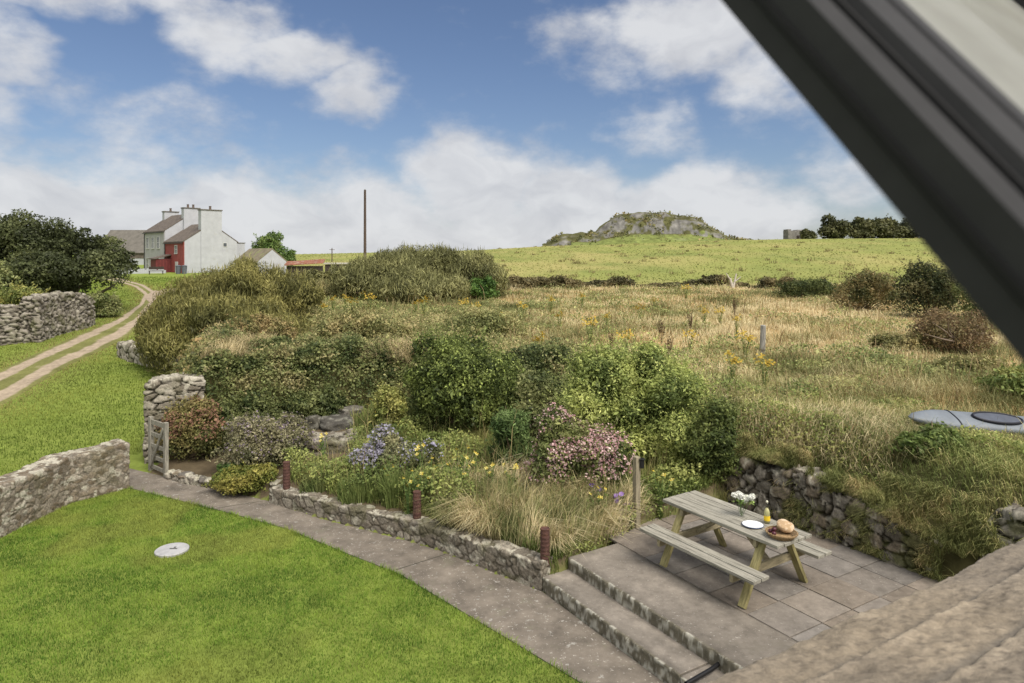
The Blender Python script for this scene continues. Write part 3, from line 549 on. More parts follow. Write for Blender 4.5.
# gutter pipe beside the steps
tag(tubes('drain_pipe', [(at(727,657,7.05), at(712,669,6.86), .022, .022), (at(712,669,6.86), at(686,684,6.62), .022, .022)], pmat('black_plastic', (.012,.012,.013), rough=.4), nside=10), 'black drain pipe lying between the step end and the roof edge', 'pipe')
def build_sash():
    th = R(51.5); v3 = np.array([V2[0], V2[1], 0]); a3 = np.array([-U2[0]*math.cos(th), -U2[1]*math.cos(th), math.sin(th)]); a3 = a3/np.linalg.norm(a3); m3 = np.cross(v3, a3)
    p0 = np.array([.2665, .5, CAMZ+.051]); root = thing('roof_window', 'open dark grey roof window sash with hazy pane at upper right', 'roof window', tuple(p0))
    GREY = pmat('grey_aluminium', (.030,.030,.033), rough=.75, spec=.2, nscale=25, namp=.12, bump=.08, bscale=200); RUB = pmat('black_rubber', (.008,.008,.009), rough=.75)
    def sweep(prof, t0, t1, ax, lx, ly, off, name, mat, parent=root):
        pts = [off+lx*x+ly*y for x, y in prof]; m = MB(); m.extrude([tuple(p+ax*t0) for p in pts], tuple(ax*(t1-t0))); return m.build(name, mat, parent)
    # local: x along v (width), y along m (towards the viewer)
    prof = [(0,0),(0,.018),(.004,.020),(.004,.023),(0,.025),(0,.044),(.010,.050),(.014,.046),(.019,.046),(.022,.060),(.044,.064),(.046,.058),(.052,.058),(.054,.064),(.072,.064),(.080,.060),(.080,.02),(.066,.016),(.066,0)]; prof = [(x*1.35, y*1.2) for x, y in prof]
    z0 = np.zeros(3); st = sweep(prof, -1.1, 1.84, a3, v3, m3, z0, 'stile', GREY)
    sweep([(-.0035,.0235),(-.0035,.0295),(.0055,.0295),(.0055,.0235)], -1.1, 1.84, a3, v3, m3, z0, 'gasket', RUB, st)
    sweep([(.0195,.0560),(.0195,.063),(.0252,.063),(.0252,.0560)], -1.1, 1.84, a3, v3, m3, z0, 'gasket', RUB, st)
    sweep([(.0630,.0702),(.0630,.0738),(.0695,.0738),(.0695,.0702)], -1.1, 1.84, a3, v3, m3, z0, 'gasket', RUB, st)
    sweep([(0,0),(0,.064),(.08,.064),(.08,0)], -1.1, 1.84, a3, v3, m3, v3*.75, 'stile', GREY)
    sweep([(0,0),(.07,0),(.07,.062),(0,.062)], .110, .748, v3, a3, m3, a3*1.75, 'rail', GREY)
    sweep([(0,0),(.07,0),(.07,.062),(0,.062)], .110, .748, v3, a3, m3, -a3*1.099, 'rail', GREY)
    gm, n, out = newmat('hazy_glass'); L = n.links.new
    tc = N(n, 'ShaderNodeTexCoord'); no = N(n, 'ShaderNodeTexNoise'); no.inputs['Scale'].default_value = 9; no.inputs['Detail'].default_value = 8; L(tc.outputs['Object'], no.inputs['Vector'])
    cr = N(n, 'ShaderNodeMix', data_type='RGBA'); L(no.outputs[0], cr.inputs[0]); cr.inputs[6].default_value = (.66,.66,.65,1); cr.inputs[7].default_value = (.40,.39,.36,1)
    df = N(n, 'ShaderNodeBsdfDiffuse'); L(cr.outputs[2], df.inputs[0]); tl_ = N(n, 'ShaderNodeBsdfTranslucent'); L(cr.outputs[2], tl_.inputs[0]); m1 = N(n, 'ShaderNodeMixShader'); m1.inputs[0].default_value = .65; L(df.outputs[0], m1.inputs[1]); L(tl_.outputs[0], m1.inputs[2])
    tr_ = N(n, 'ShaderNodeBsdfTransparent'); gl = N(n, 'ShaderNodeBsdfGlossy'); gl.inputs['Roughness'].default_value = .05; m2 = N(n, 'ShaderNodeMixShader'); m2.inputs[0].default_value = .12; L(tr_.outputs[0], m2.inputs[1]); L(gl.outputs[0], m2.inputs[2])
    m3_ = N(n, 'ShaderNodeMixShader'); m3_.inputs[0].default_value = .72; L(m2.outputs[0], m3_.inputs[1]); L(m1.outputs[0], m3_.inputs[2]); L(m3_.outputs[0], out.inputs[0])
    sweep([(.106,.040),(.752,.040),(.752,.046),(.106,.046)], -1.03, 1.75, a3, v3, m3, z0, 'glass_pane', gm)
build_sash()
# ------------------------------------------------------------------ farm buildings
WHITE = pmat('white_paint', (.395,.405,.435), rough=.85, nscale=1.2, namp=.10, bump=.2, bscale=12, spots=[(1.5,.60,(.36,.355,.34),.5)])
GREY_SHADED_WHITE = pmat('grey_and_shaded_white', (.35,.345,.352), rough=.85, nscale=1.5, namp=.1)  # grey of the shed door, and white house paint with shade mixed in
REDP = pmat('red_paint', (.26,.062,.056), rough=.75, nscale=2, namp=.18)
DRED = pmat('dark_red_paint', (.13,.03,.03), rough=.7, nscale=2, namp=.2)
SLATE = pmat('slate', (.115,.095,.080), rough=.8, nscale=2.5, namp=.35, bump=.5, bscale=9, spots=[(1.2,.6,(.18,.16,.11),.6)])
GSLATE = pmat('grey_sheet', (.125,.115,.10), rough=.8, nscale=1.2, namp=.25, bump=.3, bscale=6)
MOSSR = pmat('mossy_roof', (.17,.145,.10), rough=.9, nscale=1.6, namp=.35, spots=[(1.1,.52,(.20,.21,.09),.8)])
GLASSD = pmat('window_glass', (.05,.06,.07), rough=.08, spec=.8)
FRAME = pmat('window_frame', (.5,.5,.49), rough=.5)
DARKW = pmat('dark_wood', (.045,.035,.028), rough=.8, nscale=8, namp=.4)
RUST = pmat('rusty_sheet', (.24,.10,.06), rough=.85, nscale=1.5, namp=.4, spots=[(2,.55,(.36,.30,.26),.7)])
POT = pmat('chimney_pot', (.12,.09,.075), rough=.8)
def gable_block(root, x0, x1, y0, y1, ze, zr, wall, roof, oh=.22, rname='roof'):
    xm = (x0+x1)/2; m = MB().extrude([(x0,y0,-.6),(x1,y0,-.6),(x1,y0,ze),(xm,y0,zr),(x0,y0,ze)], (0,y1-y0,0)); w = m.build('wall', wall, root)
    k = (zr-ze)/(xm-x0); m = MB()
    m.extrude([(x0-oh,y0-.02,ze-oh*k+.02),(xm,y0-.02,zr+.02),(xm,y0-.02,zr+.16),(x0-oh,y0-.02,ze-oh*k+.15)], (0,y1-y0+.04,0))
    m.extrude([(x1+oh,y0-.02,ze-oh*k+.02),(x1+oh,y0-.02,ze-oh*k+.15),(xm+.001,y0-.02,zr+.16),(xm+.001,y0-.02,zr+.02)], (0,y1-y0+.04,0))
    return w, m.build(rname, roof, root)
def window_x(root, x, y, z, w, h, glass=GLASSD, frame=FRAME, name='window'):
    m = MB()                                   # window on a wall facing -x
    m.box((x-.03, y, z+h/2+.04), (.08, w+.16, .08)).box((x-.04, y, z-h/2-.05), (.14, w+.2, .10)).box((x-.03, y-w/2-.04, z), (.08, .08, h)).box((x-.03, y+w/2+.04, z), (.08, .08, h)).box((x-.025, y, z), (.06, w, .05)).box((x-.025, y, z+.0001), (.055, .04, h))
    f = m.build(name, frame, root); MB().box((x-.006, y, z), (.02, w, h)).build('pane', glass, f); return f
def chimney(root, x0, x1, y0, y1, z0, z1, n=2, parent=None):
    c = MB().box(((x0+x1)/2,(y0+y1)/2,(z0+z1)/2), (x1-x0,y1-y0,z1-z0), None, .03).build('chimney', WHITE, root)
    MB().box(((x0+x1)/2,(y0+y1)/2,z1+.075), (x1-x0+.16,y1-y0+.16,.145), None, .02).build('cap', GSLATE, c)
    for i in range(n): MB().lathe([(.16,0),(.14,.35),(.17,.38),(.17,.46),(.11,.46)], (x0+(x1-x0)*(i+1)/(n+1), (y0+y1)/2, z1+.15), 10).build('pot', POT, c)
    return c
hx, hy = -42.2, 88.0
H = thing('farmhouse', 'white farmhouse with red front, dark porch and three tall chimneys', 'farmhouse', (hx, hy, 1.55), R(45))
gable_block(H, 0, 6.8, 0, 7.18, 4.75, 7.05, WHITE, SLATE); gable_block(H, 0, 6.8, 7.2, 15.7, 6.3, 8.65, WHITE, SLATE)
MB().box((-.05, 3.59, 2.1), (.09, 7.16, 5.2)).build('red_front', REDP, H); MB().box((-.05, 11.46, 2.9), (.09, 8.4, 6.6)).build('shaded_white_front', GREY_SHADED_WHITE, H)  # second front is white paint, its shade put into the greyer colour
chimney(H, 2.05, 4.75, -.10, .9, -.5, 8.85, 1); chimney(H, 2.35, 4.5, 6.9, 7.9, 6, 9.45, 2); chimney(H, 2.4, 4.4, 14.8, 15.72, 6, 9.3, 1)
MB().box((7.8, 4, 2), (1.98, 4, 5.2), None, .02).build('side_wing', WHITE, H); MB().box((7.82, 4, 4.66), (2.1, 4.1, .1)).build('wing_roof', GSLATE, H)
for y in (9.5, 11.8, 14.0):
    window_x(H, -.1, y, 4.7, .95, 1.5); window_x(H, -.1, y, 1.7, .95, 1.6)
window_x(H, -.1, 2.7, 3.7, .8, 1.0)
d = MB().box((-.12, 2.5, 1.05), (.06, .95, 2.1), None, .01).build('door', FRAME, H); MB().box((-.17, 2.2, 1.05), (.05, .05, .14)).build('handle', DARKW, d)
w = MB().box((5.2, -.01, 4.35), (.55, .03, .6)).build('gable_window', FRAME, H); MB().box((5.2, -.03, 4.35), (.42, .02, .46)).build('pane', GLASSD, w)
p = MB().box((-1.05, 5.6, 1.15), (1.9, 2.0, 2.6), None, .01).build('porch', DRED, H)
MB().extrude([(-2.25,4.45,2.4),(-.1,4.45,2.95),(-.1,4.45,3.07),(-2.25,4.45,2.52)], (0,2.3,0)).build('porch_roof', SLATE, p)
m = MB()
for i in range(5): m.box((-1.85+i*.4, 4.585, 1.2), (.03, .03, 2.2))
m.build('panel_lines', REDP, p)
PIPE = pmat('gutter', (.03,.03,.032), rough=.5)
for y0_, y1_, z_ in ((.05,7.1,4.52),(7.25,15.65,6.07)):
    gtt = MB().box((-.31, (y0_+y1_)/2, z_), (.12, y1_-y0_, .10), None, .02).build('gutter', PIPE, H); MB().box((-.15, y1_-.25, z_/2-.1), (.08, .08, z_+.1)).build('downpipe', PIPE, gtt)
MB().box((6.86, .3, 2.0), (.08, .08, 4.9)).build('downpipe', PIPE, H)
# white garden wall with an uneven top, bench and bins
gwal = MB(); rr = random.Random(3); q0, q1 = Vector((-50.6, 87.2)), Vector((-44.9, 88.6)); n = 26
pts = [(q0+(q1-q0)*i/n) for i in range(n+1)]
for i in range(n):
    h_ = .75+rr.uniform(0, .35); c = (pts[i]+pts[i+1])/2; gwal.box((c.x, c.y, 1.5+h_/2), ((q1-q0).length/n+.01*(i % 2), .25, h_+.6), Matrix.Rotation(math.atan2((q1-q0).y, (q1-q0).x), 3, 'Z'), .02)
tag(gwal.build('yard_wall', WHITE), 'low whitewashed yard wall with ragged top beside the farm track', 'wall')
bq = thing('bench', 'small dark bench on the grass before the red porch', 'bench', (-44.6, 85.6, float(hm(-44.6, 85.6))), R(20))
MB().box((0,0,.45), (1.7,.4,.06)).build('seat', DARKW, bq); MB().box((0,.2,.8), (1.7,.06,.35)).build('backrest', DARKW, bq)
for sx in (-.75,.75):
    MB().box((sx,-.15,.21), (.07,.07,.42)).build('leg', DARKW, bq); MB().box((sx,.15,.21), (.07,.07,.42)).build('leg', DARKW, bq)
BIN = pmat('grey_bin', (.10,.11,.13), rough=.6)
for i, (bx_, by_, lab) in enumerate(((-42.35,86.7,'grey bin standing just left of the white gable corner'),(-41.55,86.6,'grey bin standing against the white gable wall'))):
    b = thing('bin', lab, 'bin', (bx_, by_, float(hm(bx_, by_))-.02), R(45), 'bins by the farmhouse')
    MB().lathe([(.27,0),(.33,1.0),(.34,1.0)], n=14).build('body', BIN, b); MB().lathe([(.36,1.0),(.36,1.05),(.1,1.14)], n=14).build('lid', BIN, b)
# long grey barn
bz = 2.2; B_ = thing('barn', 'long grey roofed barn with white lower wall behind the farmhouse', 'barn', (-63.2, 118, bz), R(90))
# local x runs away from the camera, local y runs to the left
gable_block(B_, 0, 9, 0, 8.8, 2.9, 6.7, WHITE, GSLATE, .3)
MB().box((-.03, 4.4, 2.35), (.05, 8.8, 1.1)).build('slate_band', SLATE, B_)
# white shed with a mossy roof, rusty lean-to
SH = thing('shed', 'white gabled shed with green and brown mossy roof behind the willow', 'shed', (-27.96, 75, 1.75), R(45))
gable_block(SH, 0, 3.4, 0, 5.8, 2.0, 3.35, WHITE, MOSSR, .2); dd = MB().box((2.3,-.03,.9), (.9,.05,1.8)).build('door', GREY_SHADED_WHITE, SH)
rs = thing('lean_to', 'low lean to with rusty red sheet roof beside the white shed', 'shed', (-21.2, 70, 1.7), R(12))
MB().box((0,0,.8), (3.4,2.4,1.7)).build('wall', DARKW, rs); MB().extrude([(-1.9,-1.5,1.72),(1.9,-1.5,1.95),(1.9,-1.5,2.03),(-1.9,-1.5,1.80)], (0,3,.35)).build('roof', RUST, rs)
ls = thing('low_store', 'low store with pale sheet roof right of the rusty lean to', 'shed', (-19.6, 80, 1.75), R(8)); MB().box((0,0,.8), (4.2,2.2,1.7)).build('wall', DARKW, ls); MB().box((0,0,1.78), (4.5,2.5,.14)).build('roof', pmat('pale_sheet', (.40,.38,.35), rough=.7, nscale=2, namp=.2), ls)
# poles and posts
POLE = pmat('pole_wood', (.085,.062,.05), rough=.9, nscale=6, namp=.3, stretch=(1,1,.2))
tp = thing('utility_pole', 'tall bare timber utility pole rising behind the willows', 'pole', (*at(365,270,66).xy, 1.6)); X_, Y_ = tp.location.xy
tubes('shaft', [((X_,Y_,1.6),(X_,Y_,10.75),.15,.11)], POLE, tp, 10); tubes('cap', [((X_,Y_,10.75),(X_,Y_,10.83),.12,.05)], GSLATE, tp, 10)
x_, y_ = at(332,256,130).xy; fp = thing('utility_pole', 'tiny distant pole on the skyline left of the tall pole', 'pole', (x_, y_, float(hm(x_,y_))-.2)); z_ = fp.location.z
tubes('shaft', [((x_,y_,z_),(x_,y_,5.9),.11,.09)], POLE, fp, 8); tubes('crossarm', [((x_-.5,y_,5.6),(x_+.5,y_,5.6),.05,.05)], POLE, fp, 6)
# rocky outcrop on the skyline
def outcrop():
    sx = [541,548,556,566,580,590,597,602,610,618,626,640,655,668,682,694,704,712,720,728,738,748]; sy = [247,242,236,233.5,231.5,232.5,231,225.5,219.5,214.5,212,210.8,211,212,213,215,219,226,231,234.5,238,240]
    nx, ny = 260, 90; pxs = np.linspace(541, 748, nx); dep = np.linspace(-11, 14, ny); PX, D = np.meshgrid(pxs, dep); Y0 = 212; X = (PX-512)/F*Y0; Y = Y0+D
    base = hm(X, Y)-.4; top = CAMZ+(HOR-np.interp(PX, sx, sy))*Y0/F; n1 = fbm2(X, Y, 3.2, 4, 71); n2 = fbm2(X, Y, 9, 3, 73)
    front = np.clip((D+3.5+5*(n2-.5))/4.5, 0, 1); skirt = np.clip((D+11)/9, 0, 1)*.34; back = 1-sstep(3, 13.5, D)
    prof = np.maximum(skirt*(PX > 570), front**.45*(.80+.2*sstep(0, 4, D)))*back; f = fbm2(X*1.0, Y, 1.1, 3, 79)
    Z = base+np.maximum(top-base, 0)*prof+(n1-.5)*1.6*prof*np.clip((top-base)/4, 0, 1)
    gx_ = np.gradient(Z, axis=0)/np.gradient(Y, axis=0); steep = sstep(.35, 1.0, np.abs(gx_)+(n1-.5)*.8)[...,None]
    rock = np.array((.165,.16,.15))*(.5+.95*f[...,None]); veg = np.array((.085,.085,.035))*(.6+.9*n1[...,None]); gr = np.array((.17,.20,.06))*(.7+.5*n1[...,None])
    c = np.where((D < -3)[...,None], gr, veg); pt_ = sstep(.40, .50, fbm2(X, Y*.5+Z, 2.0, 3, 83)+.05*(n2-.5))[...,None]; c = c*(1-steep*pt_)+rock*steep*pt_
    o = npmesh('rock_outcrop', np.stack([X, Y, Z], -1).reshape(-1, 3), [grid_faces(ny, nx)], pmat('crag', attr=True, rough=.95, spec=.1, nscale=.7, namp=.4, ndet=8, bump=1, bscale=1.2), None, c.reshape(-1, 3), False)
    tag(o, 'grey craggy rock outcrop with scrub on the skyline', 'rock outcrop', None, None)
    rng = np.random.default_rng(5); n = 9000; i = rng.integers(0, nx*ny, n); P = np.stack([X.ravel()[i], Y.ravel()[i], Z.ravel()[i]], 1); ok = ((D.ravel()[i] > -4.5) | (rng.random(n) < .15)) & (fbm(P/3.5, 3, 91) > .53); P = P[ok]; P[:,2] += rng.random(len(P))*.7
    V, Fc = leaf_quads(P, unit(rdir(len(P), rng)+np.array([0,-.4,.6])), .55, rng, .8); npmesh('scrub', V, [Fc], LEAF, o, np.repeat(pal(len(P), [(.04,.048,.02),(.075,.08,.03),(.12,.10,.05)], rng, P, 3, 3), 4, 0))
outcrop()
# stone ruin on the skyline
zr_ = float(hm(*at(794,238,212).xy)); ru = thing('ruined_hut', 'small square grey stone hut on the skyline by the dark trees', 'hut', (*at(794,238,212).xy, zr_))
mm = MB(); mm.box((0,0,.9), (5.2,4,3.9), None, .1); mm.build('wall', pmat('far_stone', (.20,.19,.175), rough=.95, nscale=1.5, namp=.4, bump=.6, bscale=3), ru)
MB().box((-2.0,.2,3.05), (1.1,3.4,.5), None, .08).build('broken_top', MATS['far_stone'], ru); MB().box((1.4,.2,2.95), (2.2,3.4,.35), None, .08).build('broken_top', MATS['far_stone'], ru); MB().box((.4,-2.02,.6), (.8,.1,1.4)).build('doorway', DARKW, ru)
# ------------------------------------------------------------------ trees and shrubs
def shrub(name, label, cat, parts, stem_base=None, stem_tips=6, group=None, stem_r=.03, rng=None, crown='foliage', stem='stem', leafmat=LEAF, trunkmat=TWIG):
    """parts: list of (part name, arrays (V,F,C), material)"""
    rng = rng or np.random.default_rng(len(name)+len(label)); root = thing(name, label, cat, tuple(stem_base), 0, group)
    for pn, arr, mt in parts: npmesh(pn, arr[0], [arr[1]], mt, root, arr[2])
    P = parts[0][1][3]; tips = P[rng.choice(len(P), stem_tips)]; b = np.array(stem_base)-np.array([0,0,.06])
    tubes(stem, branches(b, [b+(t-b)*rng.uniform(.8, 1.14) for t in tips], rng, stem_r), trunkmat, root); return root
def box_blob(x0, x1, yt, yb, Y=None, dep=.8):
    """photo box -> ground point, centre and radii"""
    cx = (x0+x1)/2; gx, gy = G(cx, yb) if Y is None else (float(at(cx, 0, Y).x), Y)
    Y = gy; rx = (x1-x0)/2/F*Y; ry = rx*dep; Y2 = Y+ry*.8; zb = float(hm(gx, Y2)); zt = CAMZ-(yt-HOR)/F*Y2
    return np.array([gx*Y2/Y, Y2, zb]), rx*Y2/Y, ry, max(zt-zb, .2)
def bush(name, label, cat, box, n, size, palette, Y=None, k=14, seed=1, aspect=.5, dep=.8, up=.35, sz=(.34,.5), group=None, sc=.35, extra=None, stem_r=.03, lowfrac=.42, tips=14, zmin=.02, shell=.45, crown='foliage', stem='stem', trunkmat=TWIG, shoots=1.6, core=.72):
    rng = np.random.default_rng(seed); b, rx, ry, hgt = box_blob(*box, Y=Y, dep=dep); c = b+np.array([0,0,hgt*lowfrac+.02]); rad = (rx*.98, ry*.95, hgt*(1-lowfrac)*.98)
    bl = [(c, (rx*core, ry*core, hgt*(1-lowfrac)*core)), (b+np.array([0,0,hgt*.22]), (rx*.9, ry*.85, hgt*.27))]+clumps(c, rad, k, rng, sz, low=-.5)
    L1 = leaf_cloud(n, bl, size, palette, rng, shell, aspect, up, seed, sc, zmin=zmin); 
    ns = int(n*.011*shoots); i = rng.choice(len(L1[3]), ns); i = i[(L1[4][i,2] > -.15)]; ns = len(i)
    if ns:                      # leafy shoots standing proud of the crown
        ln = .13*hgt*np.exp(rng.normal(0, .4, ns)); sd_ = unit(L1[4][i]*.8+np.array([0,0,.75])+rng.normal(0, .3, (ns, 3))); f_ = np.tile(np.linspace(.15, 1, 9), ns); q_ = np.repeat(L1[3][i], 9, 0)+np.repeat(sd_*ln[:,None], 9, 0)*f_[:,None]+rng.normal(0, size*.3, (ns*9, 3))
        V, Fc = leaf_quads(q_, unit(np.repeat(sd_, 9, 0)*.3+rdir(ns*9, rng)+np.array([0,0,.3])), size*.85, rng, aspect); L1 = (np.concatenate([L1[0], V]), np.concatenate([L1[1], Fc+len(L1[0])]), np.concatenate([L1[2], np.repeat(pal(ns*9, palette[-2:], rng), 4, 0)]), L1[3], L1[4])
    parts = [(crown, L1, LEAF)]
    if extra:                       # flower sprinkling: (part, count, size, palette, min height share)
        pn, fn, fs, fp_, hmin = extra; P, D = L1[3], L1[4]; ok = np.where((P[:,2] > b[2]+hgt*hmin) & (D[:,2] > -.1) & (fbm(P/.35, 2, seed+5) > .42))[0]; i = rng.choice(ok, min(fn, len(ok)), replace=False)
        Q = P[i]+D[i]*.06; V, Fc = leaf_quads(Q, unit(D[i]*.6+rdir(len(i), rng)*.6+np.array([0,-.2,.4])), fs, rng, .9); parts.append((pn, (V, Fc, np.repeat(pal(len(i), fp_, rng), 4, 0)), PETAL))
    return shrub(name, label, cat, parts, b, tips, group, stem_r, rng, crown, stem, trunkmat=trunkmat), L1
GREEN_D = [(.014,.022,.008),(.03,.043,.013),(.06,.075,.026)]
# the dark wind-shaped tree at the left
def big_tree(name, label, lobes, n, size, palette, Y, seed, trunk_px, tips=12, group=None, k=26, sz=(.24,.4), trunk_r=.28):
    rng = np.random.default_rng(seed); bl = []
    for px, py, rx, rz, dy in lobes:
        c = np.array(at(px, py, Y+dy)); rx_, rz_ = rx*Y/F, rz*Y/F; bl += [(c, (rx_*.62, rx_*.5, rz_*.62))]+clumps(c, (rx_, rx_*.75, rz_), k, rng, sz, .75, -.6)
    L1 = leaf_cloud(n, bl, size, palette, rng, .5, .55, .3, seed, 1.1, zmin=.05); x, y = at(trunk_px, 0, Y).xy; b = np.array([x, y, float(hm(x, y))-.1])
    root = thing(name, label, 'tree', tuple(b), 0, group); npmesh('crown', L1[0], [L1[1]], LEAF, root, L1[2])
    P = L1[3]; t = P[rng.choice(len(P), tips)]; tubes('trunk', branches(b, [b+(q-b)*.85 for q in t], rng, trunk_r, .8), BARK, root, 8); return root
big_tree('tree', 'large dark wind shaped tree behind the dry stone wall', [(22,250,62,33,0),(76,257,46,29,1),(110,263,27,17,0),(-28,250,64,35,2),(60,274,68,22,-1.5),(20,285,60,18,-2),(-40,278,50,26,-1)], 90000, .17, [(.018,.024,.011),(.034,.044,.019),(.062,.074,.033)], 42, 3, 58, 22)
bush('shrub', 'grey green shrub at the left edge below the dark tree', 'shrub', (-40,38,262,312), 9000, .16, [(.05,.065,.03),(.10,.12,.05),(.15,.16,.08)], Y=37, seed=5, k=16)
bush('shrub', 'dull green shrub between the dry stone wall and the track bend', 'shrub', (78,124,292,316), 7000, .11, [(.04,.055,.02),(.08,.10,.04),(.12,.13,.06)], Y=38, seed=6, k=12)
bush('bramble', 'yellowish bramble growing along the top of the field wall', 'bramble', (-10,60,286,322), 5200, .13, [(.05,.07,.02),(.11,.13,.04),(.19,.18,.05)], Y=34.5, seed=8, k=14, dep=.35)
bush('tree', 'small round green tree behind the white shed', 'tree', (249,284,235,258), 9000, .3, [(.03,.06,.015),(.06,.10,.025),(.09,.13,.04)], Y=98, seed=9, k=14, sc=1, crown='crown', stem='trunk', stem_r=.14, trunkmat=BARK)
bush('tree', 'low green bush trailing right from the round tree behind the shed', 'bush', (268,296,243,258), 4000, .3, [(.03,.06,.015),(.06,.10,.025)], Y=94, seed=10, k=8, sc=1, crown='crown', stem='trunk', stem_r=.1, trunkmat=BARK)
# skyline trees at right
SKYG = [(.018,.023,.011),(.036,.042,.019),(.062,.066,.032)]
for i, (bx_, lab, n) in enumerate((((800,817,229,240),'smallest round bush next to the stone hut on the skyline',3000),((820,851,215.5,240),'tallest rounded tree in the dark skyline group',6000),((844,880,214.5,240),'flat topped dark tree in the middle of the skyline group',6000),((870,902,217,240),'dark tree right in the skyline group near the window frame',6000),((893,935,221,241),'low dark tree ending the skyline group behind the window frame',5000))):
    bush('tree', lab, 'tree', bx_, n, .6, SKYG, Y=205+i*2, seed=20+i, k=12, sc=2.5, group='dark trees on the skyline', crown='crown', stem='trunk', stem_r=.3, trunkmat=BARK, aspect=.8, lowfrac=.35, shoots=.5)
# willows: upright sprays of narrow leaves
def willow(label, lobes, n, size, palette, Y, seed, base_px):
    rng = np.random.default_rng(seed); Pp, Dp = [], []; bl = []
    for px, yt, yb, rx, dy in lobes:
        y = Y+dy; x = (px-512)/F*y; zb = float(hm(x, y)); zt = CAMZ-(yt-HOR)/F*y; r_ = rx*y/F; c = np.array([x, y, zb+(zt-zb)*.42]); bl += [(c, (r_*.9, r_*.8, (zt-zb)*.56))]+clumps(c, (r_*.9, r_*.8, (zt-zb)*.55), 12, rng, (.28,.42))
    C = np.array([b[0] for b in bl]); Rr = np.array([b[1] for b in bl]); w = Rr[:,0]*Rr[:,2]; k = rng.choice(len(bl), n, p=w/w.sum()); D = rdir(n, rng); r = 1-.5*rng.random(n)**1.2
    P = C[k]+D*Rr[k]*r[:,None]*(1+.3*(fbm(C[k]+D*2.5, 3, seed)-.5)[:,None]); ok = P[:,2] > hm(P[:,0], P[:,1]); P, D = P[ok], D[ok]; n = len(P)
    T = unit(D*np.array([.5,.5,.25])+np.array([0,0,1.0])+rng.normal(0, .42, (n, 3))); V, Fc = leaf_quads(P, unit(D+rdir(n, rng)*.8), size, rng, .2, T)
    # long shoots standing out of the top
    i = rng.choice(np.where(D[:,2] > .25)[0], int(n*.05)); V2_, F2 = leaf_quads(P[i]+np.array([0,0,.12]), unit(rdir(len(i), rng)*np.array([1,1,.2])), size*1.9, rng, .08, unit(np.array([0,0,1.])+D[i]*.35+rng.normal(0, .14, (len(i), 3))))
    c1 = np.repeat(pal(n, palette, rng, P, .8, seed), 4, 0); c2 = np.repeat(pal(len(i), palette[-2:], rng), 4, 0)
    x, y = at(base_px, 0, Y).xy; b = np.array([x, y, float(hm(x, y))-.05]); root = thing('willow', label, 'willow', tuple(b), 0, 'willow clumps')
    mesh_parts('foliage', [(V, Fc, c1), (V2_, F2, c2)], LEAF, root)
    t = P[rng.choice(n, 40)]; segs = []
    for q in t: segs += branches(b, [q], rng, .035)
    tubes('stem', segs, TWIG, root, 5)
WIL1 = [(.042,.045,.015),(.085,.086,.028),(.14,.135,.048)]; WIL2 = [(.05,.055,.025),(.085,.092,.042),(.13,.135,.066)]
willow('broad olive willow clump above the gravel track, left of the pole', [(165,298,352,32,-2.5),(205,274,340,44,0),(250,260,338,48,0),(190,276,346,40,-1),(225,264,340,46,1),(288,268,330,38,1),(225,294,345,66,-3),(180,318,352,40,-4),(270,312,345,50,-4.5)], 105000, .15, WIL1, 27, 31, 215)
willow('wide grey green willow clump right of the tall pole', [(352,264,302,30,-1),(372,256,304,40,1),(410,248,305,44,2),(392,252,305,42,0),(430,243,305,44,1),(466,248,303,38,1),(492,262,300,20,0),(420,275,308,60,-2)], 95000, .24, WIL2, 43, 32, 425)
willow('low greyish willow scrub under the tall pole', [(320,284,303,22,0),(345,280,303,22,0)], 16000, .22, [(.10,.10,.05),(.17,.16,.09)], 44, 33, 335)
bush('shrub', 'russet and brown shrub spilling down the bank by the track', 'shrub', (140,205,300,356), 9000, .10, [(.06,.055,.025),(.12,.10,.045),(.17,.115,.06)], Y=25.6, seed=34, k=14, sc=.6)
bush('bush', 'small dark green bush at the right foot of the grey green willow', 'bush', (470,500,276,300), 4000, .14, [(.02,.05,.012),(.05,.10,.02)], Y=41, seed=35, k=8)
# garden shrubs
rb, Lr = bush('evergreen_shrub', 'dense rounded dark green evergreen shrub with bright leaf tips', 'evergreen shrub', (404,520,330,442), 50000, .06, [(.016,.026,.007),(.045,.066,.016),(.10,.13,.034)], seed=41, k=26, sc=.3, sz=(.24,.46), lowfrac=.45, dep=.85, stem_r=.06)
rng = np.random.default_rng(4); i = rng.choice(np.where(Lr[4][:,2] > .15)[0], 1900); V, Fc = leaf_quads(Lr[3][i]+Lr[4][i]*.05, unit(Lr[4][i]+rdir(len(i), rng)*.5), .062, rng, .5, unit(np.array([0,0,1.])+rdir(len(i), rng)*.6)); npmesh('young_leaves', V, [Fc], LEAF, rb, np.repeat(pal(len(i), [(.11,.155,.03),(.17,.215,.06)], rng), 4, 0))
bush('leafy_shrub', 'large loose light green shrub beside the wooden post and patio', 'shrub', (536,738,344,508), 84000, .06, [(.052,.076,.022),(.125,.16,.045),(.205,.235,.078)], Y=11.6, seed=42, k=34, sc=.4, sz=(.22,.36), dep=.7, stem_r=.05, aspect=.42)
bush('dark_shrub', 'dark ivy green shrub filling the corner between light shrub and bank', 'shrub', (690,740,400,508), 20000, .06, [(.018,.028,.009),(.04,.06,.017),(.08,.10,.03)], seed=43, k=16, dep=.9)
bush('bramble', 'dark bramble between the round evergreen and the light green shrub', 'bramble', (506,584,382,446), 13000, .075, [(.03,.042,.016),(.07,.085,.034),(.125,.135,.065)], seed=44, k=18, dep=.6)
